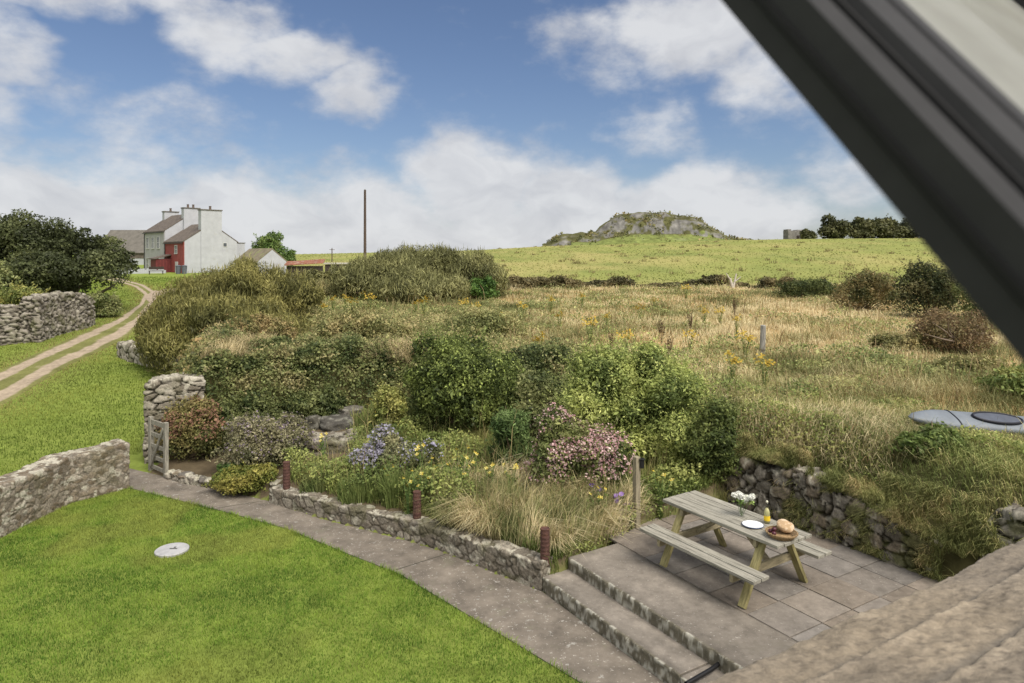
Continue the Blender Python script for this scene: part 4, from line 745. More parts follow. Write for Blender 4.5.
bush('flowering_shrub', 'pink flowering shrub next to the dry grass', 'flowering shrub', (522,632,416,504), 17000, .06, [(.03,.045,.014),(.07,.09,.03),(.11,.12,.05)], seed=45, k=24, extra=('blossom', 12000, .034, [(.26,.12,.13),(.50,.31,.32),(.58,.45,.42),(.34,.17,.19)], .25))
bush('flowering_shrub', 'shrub of pale blue flowers behind the curved stone wall', 'flowering shrub', (358,418,434,486), 8000, .05, [(.04,.05,.025),(.09,.10,.06),(.13,.13,.08)], seed=46, k=14, extra=('blossom', 2600, .04, [(.20,.19,.26),(.34,.33,.40),(.25,.22,.28)], .4))
bush('grey_shrub', 'dull grey green shrub right of the pale blue flowers', 'shrub', (396,446,442,486), 6000, .05, [(.05,.06,.03),(.10,.115,.06),(.15,.16,.09)], seed=47, k=12, extra=('blossom', 500, .035, [(.25,.25,.36),(.3,.28,.36)], .5))
bush('hebe_shrub', 'rounded grey purple hebe shrub behind the low yellow green bush', 'hebe', (212,316,419,476), 20000, .055, [(.045,.05,.03),(.095,.095,.06),(.14,.135,.10)], seed=48, k=22, extra=('blossom', 1300, .04, [(.17,.13,.18),(.22,.18,.20)], .4))
bush('russet_shrub', 'russet tipped shrub hanging behind the wooden gate', 'shrub', (152,226,404,470), 17000, .055, [(.045,.055,.018),(.085,.085,.03),(.12,.10,.045)], Y=14.0, seed=49, k=16, extra=('blossom', 2000, .045, [(.17,.085,.055),(.24,.14,.09)], .45))
bush('low_bush', 'low spreading yellow green bush at the path edge', 'bush', (202,284,467,500), 16000, .045, [(.05,.07,.012),(.095,.105,.02),(.14,.13,.03)], seed=50, k=18, lowfrac=.3, dep=.55)
bush('low_bush', 'fresh green ground plant behind the yellow green bush', 'bush', (212,282,462,482), 6000, .055, [(.035,.075,.022),(.065,.12,.035)], seed=51, k=10, lowfrac=.3, dep=.5)
bush('bush', 'yellow green bush with pale yellow blooms left of the round evergreen', 'bush', (366,414,388,440), 7000, .065, [(.06,.08,.02),(.12,.14,.04),(.18,.18,.06)], seed=52, k=12)
def upright_plant(label, box, n, size, palette, seed, name='spiky_plant', cat='plant', aspect=.09, Y=None):
    rng = np.random.default_rng(seed); b, rx, ry, hgt = box_blob(*box, Y=Y, dep=.7); root = thing(name, label, cat, tuple(b))
    a = rng.random(n)*2*np.pi; r = np.sqrt(rng.random(n)); P = np.stack([b[0]+np.cos(a)*r*rx*.8, b[1]+np.sin(a)*r*ry*.8, np.zeros(n)], 1); P[:,2] = hm(P[:,0], P[:,1])
    V, q, t, c = blades(P, hgt*(1-.25*r), size, .35, pal(n, palette, rng, P, .3, seed), rng, dirs=a); mesh_parts('foliage', [(V, q, t, c)], LEAF, root); return root
bush('spiky_plant', 'upright dark green spiky plant left of the pink shrub', 'plant', (486,536,412,472), 8000, .085, [(.025,.05,.016),(.05,.085,.028),(.085,.13,.05)], seed=61, k=14, aspect=.22, shoots=2.5)
upright_plant('fresh green leafy clump in front of the pale blue flowers', (378,418,472,508), 900, .018, [(.05,.075,.02),(.09,.12,.04)], 62)
upright_plant('bright green grassy clump at the middle of the stone edged bed', (334,386,480,506), 1100, .014, [(.05,.08,.02),(.10,.13,.045)], 63)
upright_plant('low weedy green clump just behind the first rusty post', (296,345,474,494), 900, .025, [(.05,.075,.025),(.10,.12,.05)], 64)
# ------------------------------------------------------------------ hedges and brambles further right and far
def hedge(name, label, cat, line, n, size, palette, hgt, wid, seed, step=1.3):
    rng = np.random.default_rng(seed); p = np.array(line, float); s = np.concatenate([[0], np.cumsum(np.hypot(*np.diff(p, axis=0).T))]); t = np.arange(0, s[-1], step); bl = []
    for q in t:
        x, y = np.interp(q, s, p[:,0])+rng.normal(0, .3), np.interp(q, s, p[:,1])+rng.normal(0, .4); hh = hgt*rng.uniform(.25, 1.35); bl.append(((x, y, float(hm(x, y))+hh*.42), (step*rng.uniform(.6, 1), wid*rng.uniform(.6, 1.1), hh*.55)))
    L1 = leaf_cloud(n, bl, size, palette, rng, .5, .6, .3, seed, 1.2, zmin=0); b = (p[0,0], p[0,1], float(hm(*p[0]))); root = thing(name, label, cat, b); npmesh('foliage', L1[0], [L1[1]], LEAF, root, L1[2])
    segs = []
    for c, r in bl[::2]: q = np.array(c); segs += branches(q-np.array([0,0,r[2]*.9]), [q+rng.normal(0, .3, 3)+np.array([0,0,r[2]*.8]) for _ in range(2)], rng, .03, .2)
    tubes('stem', segs, TWIG, root, 5); return root
hedge('hedge', 'long dark overgrown hedge line below the green hill', 'hedge', [at(484,0,50).xy, at(560,0,57).xy, at(640,0,59).xy, at(720,0,58).xy, at(800,0,56).xy], 17000, .18, [(.028,.028,.015),(.055,.05,.027),(.09,.076,.042)], .85, .9, 71)
hedge('hedge', 'low hedge of dull scrub in front of the rusty lean to', 'hedge', [at(288,0,60).xy, at(345,0,64).xy], 5000, .25, [(.06,.065,.03),(.11,.11,.05)], 1.5, .8, 72)
for i, (bx_, Y_, lab, pl_) in enumerate((((768,846,281,312),42,'low dark scrub bush beside the end of the hedge line',GREEN_D),((828,908,271,320),33,'brown topped gorse bush left of the tallest gorse',[(.03,.038,.014),(.07,.07,.03),(.13,.10,.05)]),((888,966,262,322),29,'tallest dark gorse bush against the window frame',[(.014,.021,.008),(.03,.037,.015),(.06,.058,.028)]),((950,1060,268,330),27,'gorse bush hidden behind the window frame',GREEN_D))):
    bush('gorse_bush', lab, 'bush', bx_, 11000, .10, pl_, Y=Y_, seed=80+i, k=18, sc=.6, group='scrub bushes at the field edge', dep=.6)
rbs, Lq = bush('brown_shrub', 'bare twiggy red brown shrub below the window frame', 'shrub', (916,1000,312,372), 7000, .07, [(.055,.04,.025),(.095,.065,.04),(.085,.075,.038)], Y=18.5, seed=86, k=14, tips=60, stem_r=.022)
rngb = np.random.default_rng(2); b = np.array(rbs.location); tubes('dead_branch', branches(b+np.array([0,0,.3]), [np.array(at(932,322,17.6)), np.array(at(948,318,17.9)), np.array(at(925,334,17.4))], rngb, .035, .5), pmat('dead_wood', (.17,.13,.10), rough=.9, nscale=9, namp=.3), rbs)
bush('bramble', 'green bramble right of the small boat', 'bramble', (980,1075,372,430), 9000, .07, [(.045,.07,.018),(.09,.125,.035),(.14,.15,.05)], Y=12.6, seed=87, k=16)
bush('bramble', 'bright leaved bramble on the bank just below the small boat', 'bramble', (884,985,438,486), 5500, .065, [(.03,.05,.013),(.055,.085,.02),(.09,.12,.035)], Y=9.4, seed=88, k=16, dep=.45, lowfrac=.3)
bush('bramble', 'trailing bramble hanging over the stones in front of the dark shrub corner', 'bramble', (722,775,448,500), 3000, .06, [(.03,.05,.015),(.07,.10,.03)], Y=11.3, seed=89, k=10, dep=.4)
tp_ = thing('dead_stump', 'pale dead branching stump in the far hedge line', 'stump', (*at(733,0,55).xy, float(hm(*at(733,0,55).xy))))
b = np.array(tp_.location); tubes('trunk', [(b, b+np.array([-.25,0,.9]), .13,.09),(b+np.array([-.2,0,.7]), b+np.array([-.55,0,1.3]), .07,.03),(b, b+np.array([.3,.1,1.25]), .11,.05),(b+np.array([.15,0,.6]), b+np.array([.65,0,1.0]), .06,.03)], pmat('bleached_wood', (.42,.39,.34), rough=.9, nscale=5, namp=.2), tp_)
for i, (bx_, Y_, lab, pl_) in enumerate((((196,292,394,450),14.75,'dark leafy bramble apron just behind the hebe',[(.02,.032,.011),(.045,.06,.021),(.085,.10,.04)]),((276,352,388,446),15.4,'dark leafy bramble apron left of the flat boulder',[(.02,.032,.011),(.045,.06,.021),(.085,.10,.04)]),((186,262,362,446),15.6,'dark bramble mound directly right of the stone pier',[(.024,.036,.012),(.055,.068,.024),(.10,.105,.045)]),((240,345,352,428),16.4,'large dark bramble mound above the hebe',[(.022,.034,.012),(.052,.066,.023),(.10,.105,.045)]),((325,400,346,418),17.0,'dark bramble mound above the flat boulder',[(.022,.034,.012),(.052,.066,.024),(.10,.105,.045)]),((205,300,318,385),19.5,'brownish bramble hump below the olive willow',[(.06,.065,.025),(.11,.10,.045),(.17,.13,.07)]),((300,420,312,375),20.5,'wide pale bramble hump in the middle of the bank',[(.065,.075,.03),(.12,.125,.055),(.19,.165,.09)]),((420,540,312,362),22,'low grey green bramble hump behind the round evergreen',[(.07,.085,.035),(.125,.14,.06),(.18,.17,.09)]))):
    bush('bramble', lab, 'bramble', bx_, 17000, .075, pl_, Y=Y_, seed=180+i, core=.85, k=24, sc=.45, dep=.6, sz=(.22,.36), lowfrac=.3)
for i, (bx_, Y_, lab, pl_) in enumerate((((925,1012,352,392),15.5,'low tangled green scrub on the bank above the small boat',[(.05,.06,.022),(.10,.11,.042),(.16,.145,.075)]),((868,935,332,366),19,'low dull scrub left of the brown twiggy shrub',[(.055,.06,.025),(.10,.105,.045),(.17,.15,.08)]))):
    bush('scrub_bush', lab, 'bush', bx_, 9000, .07, pl_, Y=Y_, seed=230+i, k=18, sc=.4, dep=.7, sz=(.2,.34), lowfrac=.25)
# ------------------------------------------------------------------ garden furniture and fittings
def wood(name, base, dark, st=(1.5,22,22), spots=None):
    return pmat(name, base, rough=.85, spec=.2, nscale=2.2, namp=.42, ndet=8, stretch=st, bump=.5, bscale=3, spots=spots or [(1.3,.56,dark,.6)])
W_TOP = wood('weathered_boards', (.30,.285,.24), (.15,.14,.11), spots=[(1.3,.53,(.15,.14,.115),.75),(3,.60,(.40,.385,.33),.6)]); W_LEG = wood('olive_timber', (.30,.265,.125), (.19,.18,.08), (22,3,3)); W_BEAM = wood('beam_timber', (.33,.285,.185), (.20,.18,.10), (14,3,14))
PT = Vector((2.786, 8.66, .364))
tb = thing('picnic_table', 'weathered wooden picnic table with attached benches on the patio', 'picnic table', PT, -.997)
rr = random.Random(2)
def boards(n, y0, w, z, L, name, gap=.009, th=.04):
    m = MB()
    for i in range(n): m.box((rr.uniform(-.006,.006), y0+(i+.5)*w, z-th/2+rr.uniform(-.0025,.0025)), (L+rr.uniform(-.012,.012), w-gap, th), Matrix.Rotation(rr.uniform(-.003,.003), 3, 'X'), .005)
    return m.build(name, W_TOP, tb)
boards(5, -.325, .130, .74, 1.80, 'tabletop'); boards(2, -.735, .138, .44, 1.80, 'bench_seat'); boards(2, .459, .138, .44, 1.80, 'bench_seat')
for sx in (-.62, .62):
    for sy in (-1, 1):
        MB().beam((sx, sy*.585, 0), (sx, sy*.20, .70), .045, .098, .004, (1,0,0)).build('leg', W_LEG, tb)
    MB().beam((sx-.047*np.sign(sx), -.715, .352), (sx-.047*np.sign(sx), .715, .352), .045, .095).build('seat_beam', W_BEAM, tb)
    MB().beam((sx-.047*np.sign(sx), -.30, .655), (sx-.047*np.sign(sx), .30, .655), .045, .09).build('top_beam', W_BEAM, tb)
    MB().beam((sx-.075*np.sign(sx), 0, .352), (np.sign(sx)*.12, 0, .685), .07, .045).build('brace', W_BEAM, tb)
    m = MB()
    for sy in (-1, 1): m.lathe([(.012,0),(.012,.008),(.006,.011)], (0,0,0), 8, Matrix.Translation((sx+.0235*np.sign(sx), sy*.395, .352)) @ Matrix.Rotation(np.sign(sx)*math.pi/2, 4, 'Y'))
    m.build('bolt', pmat('galvanised', (.35,.35,.34), rough=.5, metal=.8), tb)
TZ = PT.z+.742
def on_table(px, py, z=TZ): Y = F*(CAMZ-z)/(py-HOR); return Vector(((px-512)/F*Y, Y, z))
CER = pmat('white_ceramic', (.80,.80,.79), rough=.2, spec=.6); BLUE = pmat('blue_glaze', (.10,.14,.26), rough=.25, spec=.6)
q = on_table(752.8, 525.8); pl_ = thing('plate', 'round white plate with thin blue rim on the picnic table', 'plate', q)
d = MB().lathe([(.065,0),(.07,.004),(.105,.013),(.125,.017),(.127,.020),(.122,.021),(.10,.016),(.07,.007),(.0,.006)], n=40, caps=False).build('dish', CER, pl_, True); MB().lathe([(.1275,.0170),(.1295,.0195),(.1275,.0222),(.1225,.0226)], n=40, caps=False).build('rim', BLUE, pl_, True)
def clear_glass(name, col=(1,1,1), rough=.02):
    m, n, out = newmat(name); L = n.links.new; g_ = N(n, 'ShaderNodeBsdfGlossy'); g_.inputs['Roughness'].default_value = rough; t_ = N(n, 'ShaderNodeBsdfTransparent'); t_.inputs[0].default_value = (*col, 1)
    f_ = N(n, 'ShaderNodeLayerWeight'); f_.inputs[0].default_value = .12; mx = N(n, 'ShaderNodeMixShader'); L(f_.outputs['Facing'], mx.inputs[0]); L(t_.outputs[0], mx.inputs[1]); L(g_.outputs[0], mx.inputs[2]); L(mx.outputs[0], out.inputs[0]); return m
CG = clear_glass('clear_glass', (.97,.98,.97)); STEMG = pmat('stem_green', (.10,.17,.05), rough=.7); PALE = pmat('lemonade', (.62,.58,.30), rough=.25, spec=.5, transl=.3); YEL = pmat('yellow_label', (.75,.52,.03), rough=.6)
q = on_table(741.4, 516.2); vz = thing('flower_vase', 'small glass vase of white flowers on the picnic table', 'vase', q); rng = np.random.default_rng(3)
MB().lathe([(.030,0),(.034,.004),(.036,.05),(.031,.09),(.028,.115),(.033,.13)], n=24, caps=False).build('vase', CG, vz, True)
tips = [np.array([rng.normal(0,.042), rng.normal(0,.042), .235+rng.uniform(-.035,.055)]) for _ in range(11)]
tubes('stem', [(np.array(q)+np.array([t[0]*.1, t[1]*.1, .01]), np.array(q)+t, .0025, .0022) for t in tips], STEMG, vz, 5)
bl = [(np.array(q)+t, (.04,.04,.03)) for t in tips]; L1 = leaf_cloud(2600, bl, .02, [(.62,.64,.52),(.80,.80,.74),(.85,.85,.80)], rng, .6, .9, .4); npmesh('blossom', L1[0], [L1[1]], PETAL, vz, L1[2])
P = np.array([np.array(q)+t-np.array([0,0,.05]) for t in tips for _ in range(4)])+rng.normal(0, .018, (44, 3)); V, Fc = leaf_quads(P, rdir(44, rng), .05, rng, .4); npmesh('foliage', V, [Fc], LEAF, vz, np.repeat(pal(44, [(.07,.13,.03),(.14,.2,.06)], rng), 4, 0))
q = on_table(767, 523); bo = thing('bottle', 'slim glass bottle of pale yellow drink on the picnic table', 'bottle', q)
MB().lathe([(.034,0),(.037,.006),(.037,.135),(.030,.165),(.016,.19),(.0135,.235),(.016,.238),(.016,.25)], n=24).build('glass', CG, bo, True)
MB().lathe([(.033,.009),(.0335,.135),(.026,.160),(.013,.183)], n=24).build('drink', PALE, bo, True); MB().lathe([(.0378,.035),(.0378,.095)], n=24, caps=False).build('label', YEL, bo, True)
MB().lathe([(.014,.2505),(.014,.268),(.010,.275)], n=16).build('stopper', pmat('cream_cap', (.65,.62,.50), rough=.5), bo, True)
q = on_table(781.5, 537); bk = thing('bread_basket', 'round wicker basket holding a loaf and dark fruit on the table', 'basket', q, -.4)
WICK = pmat('wicker', (.28,.19,.10), rough=.8, nscale=40, namp=.5)
m = MB()
for k in range(5):                                                     # woven rings
    r_ = .118+.012*k; z_ = .008+.013*k; n_ = 44
    for i in range(n_):
        a0, a1 = 2*math.pi*i/n_, 2*math.pi*(i+1)/n_; w_ = .004*(1 if (i+k) % 2 else -1); m.beam(((r_+w_)*math.cos(a0)*1.05,(r_+w_)*math.sin(a0),z_), ((r_-w_)*math.cos(a1)*1.05,(r_-w_)*math.sin(a1),z_), .011, .013, 0)
m.build('woven_side', WICK, bk); MB().lathe([(.0,.002),(.12,.002),(.12,.010),(0,.010)], n=30, caps=False).build('base', WICK, bk)
bk.scale = (1,1,1)
def rounded(name, size, loc, rot, mat, parent=None, seed=1, amp=.12, label=None, cat=None, sub=3, col=None):
    bm = bmesh.new(); bmesh.ops.create_icosphere(bm, subdivisions=sub, radius=1); me = bpy.data.meshes.new(name); bm.to_mesh(me); bm.free(); V = np.zeros(len(me.vertices)*3); me.vertices.foreach_get('co', V); V = V.reshape(-1, 3)
    V = V*(1+amp*(fbm(V*2+seed, 3, seed)-.5)*2)[:,None]*np.array(size); me.vertices.foreach_set('co', V.ravel()); me.polygons.foreach_set('use_smooth', np.ones(len(me.polygons), bool)); o = link(name, me, mat, parent); o.location = loc; o.rotation_euler = rot
    if label: tag(o, label, cat)
    return o
BREAD = pmat('bread_crust', (.42,.29,.17), rough=.8, nscale=18, namp=.3, bump=.5, bscale=40, spots=[(14,.50,(.58,.46,.33),.85)])
rounded('bread_loaf', (.115,.09,.048), on_table(785.5,533.5)+Vector((0,0,.088)), (.55,.12,.4), BREAD, None, 3, .12, 'round floury loaf of bread leaning in the wicker basket', 'bread', 4)
PLUM = pmat('dark_fruit', (.07,.012,.022), rough=.35, spec=.5)
for i, (dx, dy, dz, lab) in enumerate(((-.10,-.03,.055,'dark red fruit lowest at the left end of the wicker basket'),(-.115,.035,.06,'dark red fruit behind the others in the wicker basket'),(-.085,.0,.092,'dark red fruit on top of the others beside the loaf'))):
    o = rounded('plum', (.026,.026,.024), q+Vector((dx,dy,dz)), (0,0,i), PLUM, None, i+2, .06, lab, 'fruit'); o['group'] = 'dark fruit in the bread basket'
# gate
GW = wood('gate_wood', (.25,.235,.195), (.14,.13,.105), (10,10,2)); g0, g1 = Vector((-7.36,13.92,.02)), Vector((-6.84,13.50,.02)); gd = (g1-g0)
gt = thing('gate', 'open weathered wooden five bar garden gate by the stone pier', 'gate', g0); gd2 = gd.copy(); Lg = gd.length; gdn = gd/Lg
def gl(t, z): return gdn*t+Vector((0,0,z))
for t, h_ in ((0, 1.10), (Lg, 1.08)): MB().beam(gl(t,0), gl(t,h_), .085, .075, .006, (gdn.y,-gdn.x,0)).build('post', GW, gt)
for k, z in enumerate((.10,.30,.53,.76,1.0)): MB().beam(gl(.04,z), gl(Lg-.04,z), .03, .075 if k < 4 else .10, .004).build('bar', GW, gt)
off = Vector((gdn.y,-gdn.x,0))*.032; MB().beam(gl(.05,.12)+off, gl(Lg-.05,.95)+off, .028, .065, .004).build('brace', GW, gt)
# drain cover
q = Vector((*at(172,551,10.16).xy, .0)); dc = thing('drain_cover', 'round pale concrete drain cover set in the lawn', 'drain cover', q)
MB().lathe([(.235,-.05),(.235,.028),(.222,.036),(.0,.036)], n=40, caps=False).build('lid', pmat('pale_concrete', (.36,.36,.365), rough=.85, nscale=9, namp=.2, bump=.3, spots=[(5,.58,(.38,.38,.36),.6)]), dc); MB().box((.02,0,.037), (.11,.022,.006)).box((.02,.05,.037), (.03,.03,.006)).build('lifting_slot', pmat('dark_slot', (.05,.05,.045), rough=.9), dc)
# rusty ribbed posts along the bed wall
RPOST = pmat('rust', (.085,.042,.034), rough=.85, nscale=20, namp=.45, bump=.5, bscale=60, spots=[(12,.55,(.15,.07,.045),.6)])
for px, Y, zb, zt, lab in ((286.5,12.12,.24,.74,'short rusty ribbed post beside the low yellow green bush'),(417,10.62,.24,.735,'short rusty ribbed post midway along the curved bed wall'),(545,9.08,.29,.775,'short rusty ribbed post at the end of the bed wall beside the steps')):
    x = (px-512)/F*Y; r_ = thing('rusty_post', lab, 'post', (x, Y, zb), 0, 'rusty posts on the bed wall'); h_ = zt-zb; pr = [(.062,0)]
    for k in range(8): z = h_*(.06+.11*k); pr += [(.062,z),(.0645,z+.012),(.0645,z+.026),(.062,z+.038)]
    MB().lathe(pr+[(.060,h_-.02)], n=24).build('tube', RPOST, r_); MB().lathe([(.062,h_-.019),(.064,h_-.004),(.055,h_),(.05,h_-.005)], n=24).build('cap', RPOST, r_)
# wooden posts
ps = thing('garden_post', 'upright wooden post with small black lamp between pink shrub and patio', 'post', (*at(636.5,0,10.15).xy, .33)); x, y = ps.location.xy
MB().box((0,0,.535), (.085,.085,1.09), Matrix.Rotation(.5,3,'Z'), .006).build('shaft', wood('post_wood', (.27,.235,.165), (.17,.15,.10), (14,14,1.5)), ps)
lm = MB().box((.075,-.02,.98), (.06,.07,.13), None, .01).build('lamp', pmat('black_metal', (.015,.015,.016), rough=.45), ps); MB().box((.075,-.02,1.05), (.085,.095,.015), None, .004).build('lamp_top', MATS['black_metal'], lm)
x, y = G(762,358); hz_ = float(hm(x,y)); hgt = 33/F*y
ps = thing('fence_post', 'grey leaning fence post standing alone in the dry field grass', 'post', (x, y, hz_-.1)); MB().lathe([(.075,0),(.078,.4),(.072,hgt+.08),(.05,hgt+.1)], n=12).build('shaft', wood('grey_post', (.27,.26,.235), (.17,.165,.15), (12,12,1.5)), ps); ps.rotation_euler = (0,R(2),0)
m = MB()
for k in range(3): m.lathe([(.081,.30+.02*k),(.087,.307+.02*k),(.081,.314+.02*k)], n=14, caps=False)
m.build('wire', pmat('wire', (.10,.09,.085), rough=.6, metal=.4), ps)
# small boat lying on the bank
def boat():
    Y = 10.6; c0, c1 = at(909,417,Y), at(1040,427,Y+.15); ax = (c1-c0); L_ = ax.length; ax.normalize(); root = thing('boat', 'small grey blue boat with dark oval hatch lying on the grassy bank', 'boat', c0)
    side = ax.cross(Vector((0,0,1))).normalized(); tilt = Matrix.Rotation(R(20), 3, ax); up = tilt @ Vector((0,0,1)); sd = tilt @ side; n = 24; rings = []; V = []
    ts = np.linspace(0, 1, 26)
    for t in ts:
        w = .23*min(1, (max(t,.0)*3.2)**.6+.12); h_ = .085*min(1, (t*4)**.5+.15)
        for i in range(n):
            a = 2*math.pi*i/n; ca, sa = math.cos(a), math.sin(a); e = .75; V.append(tuple(ax*(t*L_)+sd*(w*math.copysign(abs(ca)**e, ca))+up*(h_*math.copysign(abs(sa)**e, sa))))
    HM = pmat('boat_hull', (.15,.17,.195), rough=.6, spec=.4, nscale=4, namp=.15, spots=[(6,.62,(.2,.21,.22),.5)]); me = bpy.data.meshes.new('hull'); fs = [list(map(int, f)) for f in grid_faces(26, n, True)]
    fs += [list(range(n))[::-1], list(range(25*n, 26*n))]; me.from_pydata(V, [], fs); 
    for p in me.polygons: p.use_smooth = True
    hull = link('hull', me, HM, root); DK = pmat('dark_rim', (.012,.013,.02), rough=.5); CV = pmat('hatch_cover', (.075,.085,.11), rough=.6, nscale=6, namp=.2)
    m = MB(); cc = ax*(L_*.66)+up*.088-sd*.0
    RV = []
    for i in range(48):
        a = 2*math.pi*i/48; ce = cc+ax*(.40*math.cos(a))+sd*(.145*math.sin(a)); out_ = (ax*(.145*math.cos(a))+sd*(.40*math.sin(a))).normalized()
        for k in range(8): RV.append(tuple(ce+out_*(.018*math.cos(k*math.pi/4))+up*(.012+.024*math.sin(k*math.pi/4))))
    me = bpy.data.meshes.new('hatch_rim'); gi = grid_faces(48, 8, True); lastr = [[47*8+k, 47*8+(k+1) % 8, (k+1) % 8, k] for k in range(8)]; me.from_pydata(RV, [], [list(map(int, f)) for f in gi]+lastr)
    for p in me.polygons: p.use_smooth = True
    link('hatch_rim', me, DK, root)
    m = MB(); m.poly([cc+ax*(.39*math.cos(2*math.pi*i/40))+sd*(.14*math.sin(2*math.pi*i/40))+up*.018 for i in range(40)]); m.build('hatch_cover', CV, root)
    t = .33; w = .23*min(1, (t*3.2)**.6+.12)+.004; h_ = .085*1+.004; m = MB(); pts = [ax*(t*L_)+sd*(w*math.copysign(abs(math.cos(a))**.75, math.cos(a)))+up*(h_*math.copysign(abs(math.sin(a))**.75, math.sin(a))) for a in np.linspace(0, 2*math.pi, 33)]
    for a, b in zip(pts, pts[1:]): m.beam(a, b, .014, .014, 0, ax)
    m.build('strap', DK, root)
boat()
# ------------------------------------------------------------------ flowers, one plant each, copied from a first of its kind
def petals(c, nrm, r, k, cols, rng, w=.8):
    """k petals round c facing nrm"""
    nrm = np.array(nrm)/np.linalg.norm(nrm); a = np.cross(nrm, [.3,.2,1.]); a /= np.linalg.norm(a); b = np.cross(nrm, a); V, C = [], []; ph = rng.random()*6
    for i in range(k):
        t = ph+2*math.pi*i/k; d = a*math.cos(t)+b*math.sin(t); e = np.cross(nrm, d); V += [c, c+d*r*.6+e*r*w*.45+nrm*r*.15, c+d*r+nrm*r*.22, c+d*r*.6-e*r*w*.45+nrm*r*.15]; q = np.array(cols[rng.integers(len(cols))])*rng.uniform(.85, 1.1); C += [q]*4
    return np.array(V), np.arange(4*k).reshape(k, 4), np.array(C)
def flower_plant(name, label, cat, hgt, nst, spread, head, hr, hk, leafc, cols, seed, nleaf=60, cluster=1, group=None):
    rng = np.random.default_rng(seed); root = thing(name, label, cat, (0,0,0), 0, group); segs, heads, LP = [], [], []
    for i in range(nst):
        a = rng.random()*6.28; t = np.array([math.cos(a)*spread*rng.random(), math.sin(a)*spread*rng.random(), hgt*rng.uniform(.75, 1.05)]); m_ = t*np.array([.35,.35,.55]); segs += [((0,0,-.05), m_, .007, .006), (m_, t, .006, .004)]
        hh_ = []
        for k in range(cluster): hh_.append(petals(t+rng.normal(0, head, 3)*np.array([1,1,.5])+np.array([0,0,.01]), (rng.normal(0,.5), -.5+rng.normal(0,.4), .9), hr*rng.uniform(.8, 1.15), hk, cols, rng))
        heads.append(hh_)
        for k in range(nleaf//nst): f_ = rng.random()**1.3; LP.append((m_*f_*1.6 if f_ < .6 else t*f_)+rng.normal(0, .03+.05*spread, 3))
    LP = np.array(LP); LP[:,2] = np.maximum(LP[:,2], .0); V, Fc = leaf_quads(LP, unit(rdir(len(LP), rng)+np.array([0,0,.5])), .085, rng, .32); tubes('stem', segs, STEMG, root, 5); npmesh('foliage', V, [Fc], LEAF, root, np.repeat(pal(len(LP), leafc, rng), 4, 0)); 
    for hh_ in heads:
        if cluster > 2: mesh_parts('blossom', hh_, PETAL, root)
        else:
            for h1 in hh_: mesh_parts('flower_head', [h1], PETAL, root)
    return root
def scatter(root, spots, labels, base_off, zs=(.85,1.15)):
    """the first spot takes the root itself, the others copies; spots are photo points of the flower heads"""
    r2 = random.Random(9)
    kids = list(root.children)
    for i, (px, py) in enumerate(spots):
        if i == 0: o = root
        else:
            o = root.copy(); COL.objects.link(o)
            for ch in kids: c = ch.copy(); COL.objects.link(c); c.parent = o
        x, y = G(px, py+base_off(py)); o.location = (x, y, float(hm(x, y))); s_ = r2.uniform(*zs); o.scale = (s_, s_, s_); o.rotation_euler = (0, 0, r2.uniform(0, 6.28)); o['label'] = labels[i] if isinstance(labels, list) else labels
LG = [(.04,.065,.016),(.08,.11,.03)]; YP = [(.66,.55,.12),(.72,.64,.22),(.58,.43,.06)]
pr_ = flower_plant('evening_primrose', 'x', 'flowering plant', .62, 4, .20, .03, .034, 4, LG, YP, 91, 70, 2, 'yellow evening primroses in the garden')
scatter(pr_, [(374,405),(381,417),(388,466),(421,452),(431,464),(446,455),(461,453),(475,459),(492,466),(511,470),(418,478),(408,484),(463,466),(660,482),(324,432),(600,494)],
 ['tall yellow evening primrose left of the round evergreen','lower yellow evening primrose left of the round evergreen','yellow primrose beside the pale blue flowers','primrose between the grey green shrub and the round evergreen','primrose just right of the grey green shrub','yellow primrose under the left side of the round evergreen','yellow primrose under the middle of the round evergreen','yellow primrose under the right side of the round evergreen','yellow primrose in front of the spiky dark plant','yellow primrose left of the pink shrub by dry grass','low yellow primrose right of the grassy clump','lowest yellow primrose in front of the grey green shrub','low primrose at the left top of the dry grass','single yellow flowers right of the wooden post','thin pale yellow flower stem before the stone ledge','yellow flower at the right foot of the pink shrub'], lambda py: 34 if py > 425 else 22)
as_ = flower_plant('aster', 'x', 'flowering plant', .42, 4, .16, .02, .045, 10, LG, [(.30,.17,.48),(.24,.13,.42),(.36,.24,.52)], 92, 40, 2, 'purple asters by the wooden post')
scatter(as_, [(597,489),(617,493),(630,504)], ['purple aster at the lower edge of the pink shrub','purple aster between the pink shrub and wooden post','purple aster at the foot of the wooden post'], lambda py: 26)
rg = flower_plant('ragwort', 'x', 'ragwort', .8, 7, .22, .055, .034, 5, [(.08,.10,.03),(.15,.15,.05)], [(.56,.40,.05),(.60,.45,.09),(.45,.31,.05)], 93, 150, 9, 'yellow ragwort plants in the rough field')
rsp = [(333,301),(345,296),(363,290),(370,301),(352,305),(416,303),(424,306),(464,308),(476,308),(522,310),(551,302),(582,296),(607,320),(704,318),(720,316),(737,325),(732,370),(764,372),(686,289),(640,312),(560,318),(590,330),(300,306),(322,310),(690,338),(655,300),(500,318),(745,345),(540,345),(625,345)]
scatter(rg, rsp, 'yellow flowered ragwort standing in the rough field grass', lambda py: 12 if py < 330 else 18, (.8,1.2))
dk_ = thing('dock', 'x', 'dock plant', (0,0,0), 0, 'brown dock stalks in the rough field'); rng = np.random.default_rng(6); segs, LP = [], []
for i in range(5):
    t = np.array([rng.normal(0,.1), rng.normal(0,.1), rng.uniform(.8,1.15)]); segs.append(((0,0,-.05), t, .009, .005)); LP += [t*f_+rng.normal(0,.022,3) for f_ in rng.uniform(.5,1,70)]

